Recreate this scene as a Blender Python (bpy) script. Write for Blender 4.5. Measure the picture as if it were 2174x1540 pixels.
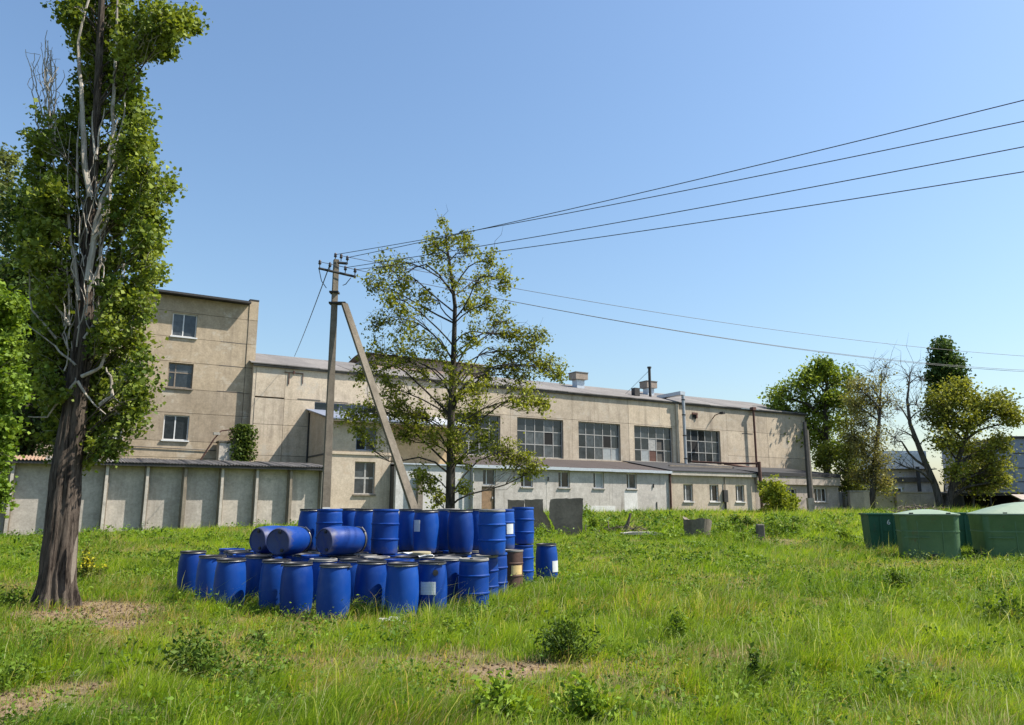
import bpy, bmesh, math, random
import numpy as np
from mathutils import Vector, Matrix

for o in list(bpy.data.objects): bpy.data.objects.remove(o)
C = bpy.context.scene.collection
sc = bpy.context.scene
R = math.radians

# ------------------------------------------------------------------ camera
EYE = 1.9
PITCH = math.atan(307/1600)
cam = bpy.data.cameras.new('camera'); cam_o = bpy.data.objects.new('camera', cam); C.objects.link(cam_o)
cam.sensor_width = 36; cam.lens = 36*1600/2174; cam.clip_start = 0.1; cam.clip_end = 3000
cam_o.location = (0, 0, EYE); cam_o.rotation_euler = (R(90)+PITCH, 0, 0)
sc.camera = cam_o

# ------------------------------------------------------------------ light
PHI = R(30.7)                                   # the buildings run at this angle to the picture plane
ca, sa = math.cos(PHI), math.sin(PHI)
SUN = Vector((2.102, 0.081, 2.75)).normalized()
world = bpy.data.worlds.new('World'); sc.world = world; world.use_nodes = True
wn = world.node_tree.nodes; wl = world.node_tree.links
bg = wn['Background']; sky = wn.new('ShaderNodeTexSky'); sky.sky_type = 'NISHITA'; sky.sun_disc = False
sky.sun_elevation = math.asin(SUN.z); sky.sun_rotation = math.atan2(SUN.x, SUN.y)
sky.altitude = 0; sky.air_density = 1.5; sky.dust_density = 1.2; sky.ozone_density = 6.0
wl.new(sky.outputs[0], bg.inputs[0]); bg.inputs[1].default_value = 0.1
sun = bpy.data.lights.new('sun', 'SUN'); sun_o = bpy.data.objects.new('sun', sun); C.objects.link(sun_o)
sun.energy = 5.0; sun.angle = R(0.53); sun.color = (1.0, 0.94, 0.84)
sun_o.rotation_euler = SUN.to_track_quat('Z', 'Y').to_euler(); sun_o.location = (30, -10, 40)
sc.view_settings.view_transform = 'Standard'; sc.view_settings.look = 'None'
sc.view_settings.exposure = 0.85; sc.view_settings.gamma = 1.0; sc.view_settings.use_curve_mapping = False
sc.cycles.max_bounces = 6; sc.cycles.transparent_max_bounces = 4

rnd = random.Random(7)
rng = np.random.default_rng(11)

# ------------------------------------------------------------------ helpers
def at(px, py, Y):                              # a point of the place, Y metres ahead, from the photograph's pixel
    x = (px-1087)/1600; y = (770-py)/1600; c, s = math.cos(PITCH), math.sin(PITCH)
    k = Y/(c-y*s)
    return Vector((k*x, Y, EYE+k*(s+y*c)))

def softplus(t): return np.where(t > 30, t, np.log1p(np.exp(np.minimum(t, 30))))
_G = rng.random((64, 64))
def vnoise(x, y):
    x = np.asarray(x, float); y = np.asarray(y, float)
    xi = np.floor(x).astype(int); yi = np.floor(y).astype(int); fx = x-xi; fy = y-yi
    fx = fx*fx*(3-2*fx); fy = fy*fy*(3-2*fy)
    g = lambda a, b: _G[a % 64, b % 64]
    return (g(xi, yi)*(1-fx)+g(xi+1, yi)*fx)*(1-fy)+(g(xi, yi+1)*(1-fx)+g(xi+1, yi+1)*fx)*fy
def fbm(x, y, s):
    return (vnoise(x/s, y/s)*.55+vnoise(x/s*2.1+7, y/s*2.1+3)*.28+vnoise(x/s*4.3+1, y/s*4.3+9)*.17)
def gz(x, y):                                   # height of the ground: flat by the barrels, rising gently to the buildings
    x = np.asarray(x, float); y = np.asarray(y, float)
    r = 0.0605*2*softplus((y-27.5)/2)
    r = 1.46-0.0605*2*softplus((1.46-r)/(0.0605*2))
    bump = (fbm(x+40, y+40, 3.0)-.5)*0.16*np.clip((45-y)/10, 0, 1)
    return r+bump
def gzf(x, y): return float(gz(x, y))
def on_ground(px, py):                          # where the line of sight through a pixel meets the ground
    lo, hi = 4.0, 75.0
    for _ in range(50):
        m = (lo+hi)/2; p = at(px, py, m)
        if p.z > gzf(p.x, p.y): lo = m
        else: hi = m
    p = at(px, py, lo); return Vector((p.x, p.y, gzf(p.x, p.y)))

def mat(name): 
    m = bpy.data.materials.new(name); m.use_nodes = True
    return m, m.node_tree.nodes, m.node_tree.links, m.node_tree.nodes['Principled BSDF']
def noise(n, l, scale, detail=6, vec=None, rough=.6):
    t = n.new('ShaderNodeTexNoise'); t.inputs['Scale'].default_value = scale; t.inputs['Detail'].default_value = detail
    t.inputs['Roughness'].default_value = rough
    if vec is not None: l.new(vec, t.inputs['Vector'])
    return t.outputs['Fac']
def ramp(n, l, fac, stops):
    r = n.new('ShaderNodeValToRGB'); e = r.color_ramp.elements
    while len(e) < len(stops): e.new(.5)
    for i, (p, c) in enumerate(stops):
        e[i].position = p; e[i].color = (*c, 1) if len(c) == 3 else c
    l.new(fac, r.inputs[0]); return r.outputs[0]
def mixc(n, l, fac, a, b, mode='MIX'):
    m = n.new('ShaderNodeMix'); m.data_type = 'RGBA'; m.blend_type = mode
    for s, v in ((m.inputs['Factor'], fac), (m.inputs['A'], a), (m.inputs['B'], b)):
        if hasattr(v, 'links') or isinstance(v, bpy.types.NodeSocket): l.new(v, s)
        elif isinstance(v, (int, float)): s.default_value = v
        else: s.default_value = (*v, 1)
    return m.outputs['Result']
def posvec(n, l, scale=(1, 1, 1), coord='pos', rot=0):
    if coord == 'pos': src = n.new('ShaderNodeNewGeometry').outputs['Position']
    else: src = n.new('ShaderNodeTexCoord').outputs['Object']
    mp = n.new('ShaderNodeMapping'); mp.inputs['Scale'].default_value = scale; mp.inputs['Rotation'].default_value = (0, 0, rot)
    l.new(src, mp.inputs['Vector']); return mp.outputs[0]
def bump(n, l, p, h, strength=.3, dist=.02):
    b = n.new('ShaderNodeBump'); b.inputs['Strength'].default_value = strength; b.inputs['Distance'].default_value = dist
    l.new(h, b.inputs['Height']); l.new(b.outputs[0], p.inputs['Normal'])

def concrete(name, c1, c2, dark, streak=.5, patch=None, rough=.92, coord='pos'):
    m, n, l, p = mat(name); v = posvec(n, l, coord=coord)
    big = noise(n, l, .45, 8, v, .65); col = ramp(n, l, big, [(.3, c1), (.68, c2)])
    fine = noise(n, l, 9, 6, v, .75)
    col = mixc(n, l, .5, col, ramp(n, l, fine, [(.3, (.33, .32, .30)), (.7, (.74, .73, .72))]), 'OVERLAY')
    med = noise(n, l, 2.3, 8, v, .72)
    col = mixc(n, l, .55, col, ramp(n, l, med, [(.32, (.36, .355, .35)), (.7, (.62, .615, .61))]), 'OVERLAY')
    oi = n.new('ShaderNodeObjectInfo'); col = mixc(n, l, 1.0, col, ramp(n, l, oi.outputs['Random'], [(0, (.86, .86, .87)), (1, (1.08, 1.07, 1.05))]), 'MULTIPLY')
    vs = posvec(n, l, (2.2, 2.2, .13), coord=coord)
    st = ramp(n, l, noise(n, l, 1.0, 7, vs, .7), [(.47, (0, 0, 0)), (.68, (1, 1, 1))])
    gate = ramp(n, l, noise(n, l, .35, 3, v), [(.38, (0, 0, 0)), (.58, (1, 1, 1))])
    f = n.new('ShaderNodeMath'); f.operation = 'MULTIPLY'; l.new(st, f.inputs[0]); l.new(gate, f.inputs[1])
    f2 = n.new('ShaderNodeMath'); f2.operation = 'MULTIPLY'; l.new(f.outputs[0], f2.inputs[0]); f2.inputs[1].default_value = streak
    col = mixc(n, l, f2.outputs[0], col, dark)
    if patch:
        pf = ramp(n, l, noise(n, l, .8, 9, posvec(n, l, (1, 1, 1.3), coord=coord), .72), [(.56, (0, 0, 0)), (.64, (.7, .7, .7))])
        col = mixc(n, l, pf, col, patch)
    l.new(col, p.inputs['Base Color']); p.inputs['Roughness'].default_value = rough; p.inputs['Specular IOR Level'].default_value = .2
    bump(n, l, p, noise(n, l, 22, 8, v, .7), .5, .02)
    return m
def plain(name, c, rough=.6, metal=0, var=.25, scale=6, coord='obj', spec=.4):
    m, n, l, p = mat(name); v = posvec(n, l, coord=coord)
    f = noise(n, l, scale, 7, v, .7)
    lo = tuple(x*(1-var) for x in c); hi = tuple(min(1, x*(1+var)) for x in c)
    l.new(ramp(n, l, f, [(.3, lo), (.7, hi)]), p.inputs['Base Color'])
    p.inputs['Roughness'].default_value = rough; p.inputs['Metallic'].default_value = metal; p.inputs['Specular IOR Level'].default_value = spec
    bump(n, l, p, noise(n, l, scale*5, 5, v), .15, .01)
    return m

M = {}
M['beige'] = concrete('beige_render', (.34, .275, .195), (.43, .355, .265), (.16, .13, .10), .5, (.50, .44, .35))
M['hall'] = concrete('hall_concrete', (.43, .36, .275), (.545, .465, .365), (.17, .135, .105), .65, (.47, .42, .35))
M['annex'] = concrete('whitewashed_render', (.42, .39, .36), (.53, .50, .465), (.20, .175, .15), .95, (.34, .32, .295))
M['annex2'] = concrete('tan_render', (.44, .37, .29), (.52, .45, .36), (.25, .19, .14), .6, (.47, .37, .27))
M['annex3'] = concrete('pinkish_render', (.36, .31, .27), (.46, .40, .35), (.2, .16, .13), .6)
M['ochre'] = concrete('ochre_render', (.36, .26, .15), (.44, .33, .20), (.25, .18, .1), .4)
M['whitebrick'] = concrete('white_paint', (.50, .495, .48), (.58, .575, .565), (.4, .38, .36), .35)
M['shedwall'] = concrete('grey_panel', (.40, .365, .32), (.51, .47, .42), (.2, .17, .14), .45, (.30, .27, .235))
M['postgrey'] = concrete('post_concrete', (.17, .145, .115), (.27, .235, .19), (.1, .08, .06), .6)
M['core'] = plain('dark_mortar', (.10, .09, .08), .95)
M['slate'] = concrete('asbestos_roof', (.14, .132, .127), (.21, .20, .193), (.16, .14, .13), .4)
M['rustroof'] = concrete('rusty_roof', (.26, .17, .12), (.36, .26, .19), (.12, .07, .05), .5)
M['felt'] = plain('roof_felt', (.035, .034, .036), .85, var=.4)
M['redfelt'] = plain('red_brown_felt', (.055, .042, .038), .85, var=.4)
M['tin'] = plain('zinc_sheet', (.50, .53, .57), .45, .4, .15)
M['bluetin'] = plain('blue_grey_sheet', (.20, .23, .30), .5, .2, .2)
M['frame'] = plain('grey_frame', (.33, .32, .30), .6, var=.3)
M['white'] = plain('white_frame', (.62, .62, .61), .4, var=.06)
M['wood'] = plain('weathered_wood', (.20, .165, .13), .8, var=.35)
M['door'] = plain('brown_door', (.24, .15, .085), .6)
M['rust'] = plain('rusty_iron', (.11, .055, .042), .8, .1, .4)
M['darkmetal'] = plain('dark_iron', (.05, .047, .045), .65, .3, .4)
M['zincpipe'] = plain('zinc_pipe', (.42, .42, .43), .45, .5, .2)
M['brickpink'] = concrete('pinkish_brick', (.30, .22, .185), (.38, .295, .25), (.2, .13, .1), .4)
M['lantern'] = concrete('lantern_tiles', (.17, .125, .105), (.23, .175, .15), (.1, .07, .06), .4)
M['milk'] = plain('whitened_glass', (.30, .32, .32), .3, var=.2)
M['ventgrey'] = concrete('vent_sheet', (.27, .225, .19), (.34, .29, .25), (.15, .11, .09), .5)
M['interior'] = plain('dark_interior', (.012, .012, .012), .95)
M['porcelain'] = plain('insulator', (.06, .05, .05), .3)
M['debris'] = plain('dead_wood', (.12, .095, .07), .9, var=.4, scale=12)
M['slab'] = concrete('old_concrete', (.055, .046, .036), (.17, .155, .132), (.05, .045, .04), .8, (.09, .085, .075))
M['palestone'] = concrete('pale_stone', (.26, .25, .225), (.36, .345, .31), (.3, .28, .24), .3)
M['wire'] = plain('cable', (.03, .035, .04), .6)
M['barewood'] = plain('bare_wood', (.27, .22, .17), .8, var=.3, scale=10)
M['labelwhite'] = plain('paper_label', (.6, .62, .62), .6, var=.1, scale=14)
def label_lines(m):
    n, l = m.node_tree.nodes, m.node_tree.links; p = n['Principled BSDF']; src = p.inputs['Base Color'].links[0].from_socket
    w = n.new('ShaderNodeTexWave'); w.bands_direction = 'Z'; w.inputs['Scale'].default_value = 12; w.inputs['Distortion'].default_value = 1.5; w.inputs['Detail Scale'].default_value = 30
    l.new(n.new('ShaderNodeTexCoord').outputs['Object'], w.inputs['Vector'])
    l.new(mixc(n, l, ramp(n, l, w.outputs['Fac'], [(.55, (0, 0, 0)), (.8, (.4, .4, .4))]), src, (.25, .27, .27)), p.inputs['Base Color'])
label_lines(M['labelwhite'])
M['labelyellow'] = plain('yellow_label', (.62, .45, .2), .6, var=.15)

def glass_mat():
    m, n, l, p = mat('window_glass'); oi = n.new('ShaderNodeObjectInfo')
    base = ramp(n, l, oi.outputs['Random'], [(0, (.012, .014, .017)), (.45, (.03, .036, .042)), (.8, (.06, .07, .078)), (1, (.10, .11, .115))])
    dirt = ramp(n, l, noise(n, l, 3, 6, posvec(n, l)), [(.35, (.55, .55, .55)), (.75, (1.25, 1.25, 1.25))])
    l.new(mixc(n, l, 1.0, base, dirt, 'MULTIPLY'), p.inputs['Base Color']); p.inputs['Roughness'].default_value = .12
    p.inputs['Specular IOR Level'].default_value = .5
    bump(n, l, p, noise(n, l, 1.5, 3, posvec(n, l)), .08, .05)
    return m
M['glass'] = glass_mat()

def hdpe(name, c1, c2, rough=.34):
    m, n, l, p = mat(name); v = posvec(n, l, coord='obj'); oi = n.new('ShaderNodeObjectInfo')
    col = mixc(n, l, oi.outputs['Random'], c1, c2)
    dust = ramp(n, l, noise(n, l, 2.2, 8, v, .7), [(.5, (0, 0, 0)), (.85, (.2, .2, .2))])
    col = mixc(n, l, dust, col, (.16, .22, .34))
    sv = posvec(n, l, (9, 9, .7), coord='obj')
    sc_ = ramp(n, l, noise(n, l, 2.5, 5, sv, .8), [(.64, (0, 0, 0)), (.85, (.2, .2, .2))])
    col = mixc(n, l, sc_, col, (.10, .13, .2))
    sx_ = n.new('ShaderNodeSeparateXYZ'); l.new(n.new('ShaderNodeTexCoord').outputs['Object'], sx_.inputs[0])
    mz = n.new('ShaderNodeMath'); mz.operation = 'MULTIPLY_ADD'; l.new(sx_.outputs['Z'], mz.inputs[0]); mz.inputs[1].default_value = -1.6; l.new(noise(n, l, 5, 8, v, .75), mz.inputs[2])
    col = mixc(n, l, ramp(n, l, mz.outputs[0], [(.28, (0, 0, 0)), (.48, (.55, .55, .55))]), col, (.10, .085, .06))
    wide = ramp(n, l, noise(n, l, 1.1, 4, v, .6), [(.42, (0, 0, 0)), (.72, (.4, .4, .4))]); col = mixc(n, l, wide, col, (.012, .075, .30))
    l.new(col, p.inputs['Base Color']); p.inputs['Specular IOR Level'].default_value = .22
    l.new(ramp(n, l, noise(n, l, 6, 6, v), [(.3, (rough-.08,)*3), (.7, (rough+.16,)*3)]), p.inputs['Roughness'])
    bump(n, l, p, noise(n, l, 3.5, 3, v), .12, .02)
    return m
M['blue'] = hdpe('blue_plastic', (.0012, .027, .175), (.005, .058, .30), .42)
M['lid'] = plain('black_lid', (.022, .022, .025), .5, var=.4)
M['lidgrey'] = plain('dusty_grey_lid', (.20, .19, .175), .7, var=.3)
M['lidtan'] = plain('tan_lid', (.30, .26, .16), .7, var=.2)
M['ring'] = plain('galvanised_ring', (.20, .195, .185), .38, .7, .3, 20)
M['brownsteel'] = plain('brown_steel', (.085, .045, .035), .6, .1, .35)

def bin_mat(name, c1, c2, rusty=.2):
    m, n, l, p = mat(name); v = posvec(n, l, coord='obj')
    col = ramp(n, l, noise(n, l, 1.2, 7, v, .65), [(.3, c1), (.7, c2)])
    rs = ramp(n, l, noise(n, l, 2.6, 9, posvec(n, l, (1, 1, .45), coord='obj'), .78), [(.60, (0, 0, 0)), (.68, (rusty*3,)*3)])
    col = mixc(n, l, rs, col, (.12, .075, .045))
    l.new(col, p.inputs['Base Color']); p.inputs['Roughness'].default_value = .55; p.inputs['Specular IOR Level'].default_value = .35
    bump(n, l, p, noise(n, l, 2.5, 4, v), .35, .04)
    return m
M['bingreen'] = bin_mat('faded_green_paint', (.07, .145, .072), (.12, .205, .105))
M['bindark'] = bin_mat('dark_green_paint', (.016, .08, .045), (.026, .105, .058), .1)
M['binlid'] = bin_mat('faded_lid_paint', (.17, .235, .16), (.25, .31, .225), .15)

def bark(name, c1, c2, sx=9, sz=1.2, light=None):
    m, n, l, p = mat(name); v = posvec(n, l, (sx, sx, sz), coord='obj')
    f = noise(n, l, 1.0, 9, v, .72)
    col = ramp(n, l, f, [(.40, c1), (.58, c2)])
    if light:
        g = ramp(n, l, noise(n, l, .8, 5, posvec(n, l, (1.5, 1.5, .5), coord='obj')), [(.55, (0, 0, 0)), (.68, (.7, .7, .7))])
        col = mixc(n, l, g, col, light)
    l.new(col, p.inputs['Base Color']); p.inputs['Roughness'].default_value = .95; p.inputs['Specular IOR Level'].default_value = .15
    bump(n, l, p, f, 1.0, .06)
    return m
M['bark'] = bark('poplar_bark', (.016, .012, .010), (.12, .095, .076), 14, 1.6, light=(.15, .125, .10))
M['barkdark'] = bark('dark_bark', (.03, .026, .022), (.10, .085, .07))
M['barkpale'] = bark('pale_twigs', (.27, .235, .195), (.50, .45, .385), 6, 1)
M['barkgrey'] = bark('grey_bark', (.05, .045, .04), (.13, .115, .10))

def leafmat(name, trans=.28, rough=.55):
    m, n, l, p = mat(name)
    a = n.new('ShaderNodeAttribute'); a.attribute_name = 'Col'
    l.new(a.outputs['Color'], p.inputs['Base Color']); p.inputs['Roughness'].default_value = rough; p.inputs['Specular IOR Level'].default_value = .14
    t = n.new('ShaderNodeBsdfTranslucent')
    br = mixc(n, l, 1.0, a.outputs['Color'], (1.5, 1.45, .6), 'MULTIPLY'); l.new(br, t.inputs['Color'])
    mx = n.new('ShaderNodeMixShader'); mx.inputs[0].default_value = trans
    l.new(p.outputs[0], mx.inputs[1]); l.new(t.outputs[0], mx.inputs[2])
    l.new(mx.outputs[0], n['Material Output'].inputs['Surface'])
    return m
M['leaf'] = leafmat('leaves'); M['grass'] = leafmat('grass_blades', .45, .5)

# ---- mesh helpers
def link(o, parent=None):
    C.objects.link(o)
    if parent is not None: o.parent = parent
    return o
def tag(o, label=None, cat=None, group=None, kind=None):
    if label: o['label'] = label
    if cat: o['category'] = cat
    if group: o['group'] = group
    if kind: o['kind'] = kind
    return o
def empty(name, loc, rz=0, label=None, cat=None, group=None):
    o = bpy.data.objects.new(name, None); link(o); o.location = loc; o.rotation_euler = (0, 0, rz); o.empty_display_size = .2
    return tag(o, label, cat, group)
def mk(name, v, f, m, parent=None, smooth=False):
    me = bpy.data.meshes.new(name); me.from_pydata([tuple(map(float, x)) for x in v], [], f)
    me.materials.append(M[m] if isinstance(m, str) else m)
    if smooth: me.polygons.foreach_set('use_smooth', [True]*len(me.polygons))
    me.update()
    return link(bpy.data.objects.new(name, me), parent)
class MB:
    def __init__(s): s.v = []; s.f = []
    def box(s, x1, x2, y1, y2, z1, z2):
        b = len(s.v)
        s.v += [(x1, y1, z1), (x2, y1, z1), (x2, y2, z1), (x1, y2, z1), (x1, y1, z2), (x2, y1, z2), (x2, y2, z2), (x1, y2, z2)]
        s.f += [tuple(b+i for i in q) for q in ((0, 3, 2, 1), (4, 5, 6, 7), (0, 1, 5, 4), (1, 2, 6, 5), (2, 3, 7, 6), (3, 0, 4, 7))]
        return s
    def hexa(s, pts):                           # eight corners: bottom four then top four
        b = len(s.v); s.v += [tuple(p) for p in pts]
        s.f += [tuple(b+i for i in q) for q in ((0, 3, 2, 1), (4, 5, 6, 7), (0, 1, 5, 4), (1, 2, 6, 5), (2, 3, 7, 6), (3, 0, 4, 7))]
        return s
    def tube(s, pts, rad, k=8, cap=True):
        pts = [Vector(p) for p in pts]; n = len(pts)
        if isinstance(rad, (int, float)): rad = [rad]*n
        b = len(s.v); up = Vector((0, 0, 1)); t0 = (pts[1]-pts[0]).normalized()
        u = t0.cross(up); u = u.normalized() if u.length > 1e-3 else Vector((1, 0, 0))
        for i in range(n):
            t = (pts[min(i+1, n-1)]-pts[max(i-1, 0)]).normalized()
            u = (u-t*u.dot(t)).normalized(); w = t.cross(u)
            for j in range(k):
                a = 2*math.pi*j/k; s.v.append(tuple(pts[i]+(u*math.cos(a)+w*math.sin(a))*rad[i]))
        for i in range(n-1):
            for j in range(k):
                s.f.append((b+i*k+j, b+i*k+(j+1) % k, b+(i+1)*k+(j+1) % k, b+(i+1)*k+j))
        if cap:
            s.f.append(tuple(b+j for j in range(k))[::-1]); s.f.append(tuple(b+(n-1)*k+j for j in range(k)))
        return s
    def lathe(s, prof, k=40, center=(0, 0), cap=True):
        b = len(s.v)
        for (r, z) in prof:
            for j in range(k):
                a = 2*math.pi*j/k; s.v.append((center[0]+r*math.cos(a), center[1]+r*math.sin(a), z))
        for i in range(len(prof)-1):
            for j in range(k): s.f.append((b+i*k+j, b+i*k+(j+1) % k, b+(i+1)*k+(j+1) % k, b+(i+1)*k+j))
        if cap:
            s.f.append(tuple(b+j for j in range(k))[::-1]); e = b+(len(prof)-1)*k; s.f.append(tuple(e+j for j in range(k)))
        return s
    def build(s, name, m, parent=None, smooth=False): return mk(name, s.v, s.f, m, parent, smooth)
def autosmooth(o, ang=40):
    me = o.data; me.polygons.foreach_set('use_smooth', [True]*len(me.polygons))
    bm = bmesh.new(); bm.from_mesh(me)
    for e in bm.edges:
        if len(e.link_faces) == 2 and e.calc_face_angle(0) > R(ang): e.smooth = False
    bm.to_mesh(me); bm.free(); return o

def npmesh(name, verts, quads=None, tris=None, cols=None, m='leaf', parent=None, smooth=False):
    me = bpy.data.meshes.new(name); nv = len(verts)
    nq = 0 if quads is None else len(quads); nt = 0 if tris is None else len(tris)
    me.vertices.add(nv); me.vertices.foreach_set('co', np.ascontiguousarray(verts, dtype=np.float32).ravel())
    idx = np.concatenate([a.ravel() for a in (quads, tris) if a is not None]).astype(np.int32)
    me.loops.add(len(idx)); me.loops.foreach_set('vertex_index', idx)
    me.polygons.add(nq+nt)
    start = np.concatenate([np.arange(nq)*4, nq*4+np.arange(nt)*3]).astype(np.int32)
    me.polygons.foreach_set('loop_start', start)
    if smooth: me.polygons.foreach_set('use_smooth', np.ones(nq+nt, bool))
    me.update(calc_edges=True)
    if cols is not None:
        at_ = me.attributes.new('Col', 'FLOAT_COLOR', 'POINT')
        at_.data.foreach_set('color', np.ascontiguousarray(np.c_[cols, np.ones(nv)], dtype=np.float32).ravel())
    me.materials.append(M[m] if isinstance(m, str) else m)
    return link(bpy.data.objects.new(name, me), parent)

# ------------------------------------------------------------------ ground
DRY = []                                        # bare or dry patches: x, y, rx, ry, strength
for px, py, rx, ry, st in [(250, 1300, 1.1, .75, 1.1), (110, 1312, 1.5, .8, 1.15), (30, 1320, 1.4, .7, 1.0), (230, 1325, 1.0, .5, 1.0), (270, 1335, .5, .35, 1.0), (700, 1325, 1.6, .35, .6),
                           (480, 1262, 1.2, .4, .7), (180, 1287, 1.3, .5, 1.15), (335, 1292, .7, .35, 1.0), (400, 1258, .9, .25, .8), (330, 1170, .8, .5, .6), (760, 1338, 1.0, .25, .7), (890, 1348, .6, .2, .7), (10, 1490, .9, .4, .9), (560, 1320, .9, .4, .55), (1060, 1425, .7, .45, 1.0), (1140, 1418, .5, .35, 1.1), (960, 1400, .6, .5, .7), (1150, 1302, .7, .3, 1.0), (1270, 1292, .4, .2, .8),
                           (1060, 1338, .4, .3, .8), (60, 1510, .8, .45, 1.1), (150, 1470, .6, .4, .8), (1000, 1470, .5, .35, .6), (1950, 1205, 3.2, 1.0, .55),
                           (1500, 1395, .8, .4, .6), (1930, 1420, .9, .5, .4), (1330, 1125, 1.2, 1.2, .7), (550, 1240, 1.5, .4, .5), (1330, 1480, .7, .4, .45)]:
    g = on_ground(px, py); DRY.append((g.x, g.y, rx, ry, st))
def dryness(x, y):
    d = np.zeros_like(np.asarray(x, float)); w = (fbm(x+9, y+5, .7)-.5)*1.3
    for (cx, cy, rx, ry, st) in DRY:
        q = ((x-cx)/rx)**2+((y-cy)/ry)**2
        d = np.maximum(d, st*np.clip(1.45-q+w, 0, 1))
    d = np.maximum(d, np.clip((fbm(x+3, y+60, 2.1)-.60)*3.2, 0, .6))
    return np.clip(d, 0, 1)

def ground():
    xs = np.concatenate([[-900, -500, -300, -200, -140, -100, -75, -60], np.arange(-50, 50.01, .5), [60, 75, 100, 140, 200, 300, 500, 900]])
    ys = np.concatenate([[-300, -120, -50, -20, -8, 0, 3], np.arange(5, 30, .25), np.arange(30, 90, .75), [95, 105, 120, 150, 200, 300, 500, 900, 1500]])
    X, Y = np.meshgrid(xs, ys); Z = gz(X, Y)
    v = np.c_[X.ravel(), Y.ravel(), Z.ravel()]; nx = len(xs); ny = len(ys)
    i = np.arange(nx*ny).reshape(ny, nx)
    q = np.c_[i[:-1, :-1].ravel(), i[:-1, 1:].ravel(), i[1:, 1:].ravel(), i[1:, :-1].ravel()]
    d = dryness(v[:, 0], v[:, 1])
    m, n, l, p = mat('soil_and_turf'); a = n.new('ShaderNodeAttribute'); a.attribute_name = 'Col'
    vv = posvec(n, l)
    soil = ramp(n, l, noise(n, l, 5, 9, vv, .75), [(.3, (.10, .065, .042)), (.5, (.21, .15, .098)), (.7, (.32, .245, .16))])
    turf = ramp(n, l, noise(n, l, 7, 9, vv, .75), [(.3, (.03, .045, .012)), (.7, (.085, .10, .027))])
    l.new(mixc(n, l, a.outputs['Color'], turf, soil), p.inputs['Base Color']); p.inputs['Roughness'].default_value = 1; p.inputs['Specular IOR Level'].default_value = .1
    bump(n, l, p, noise(n, l, 14, 8, vv, .7), .8, .04)
    o = npmesh('ground', v, q, cols=np.repeat(d[:, None], 3, 1), m=m, smooth=True)
    tag(o, kind='structure')
ground()

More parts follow.
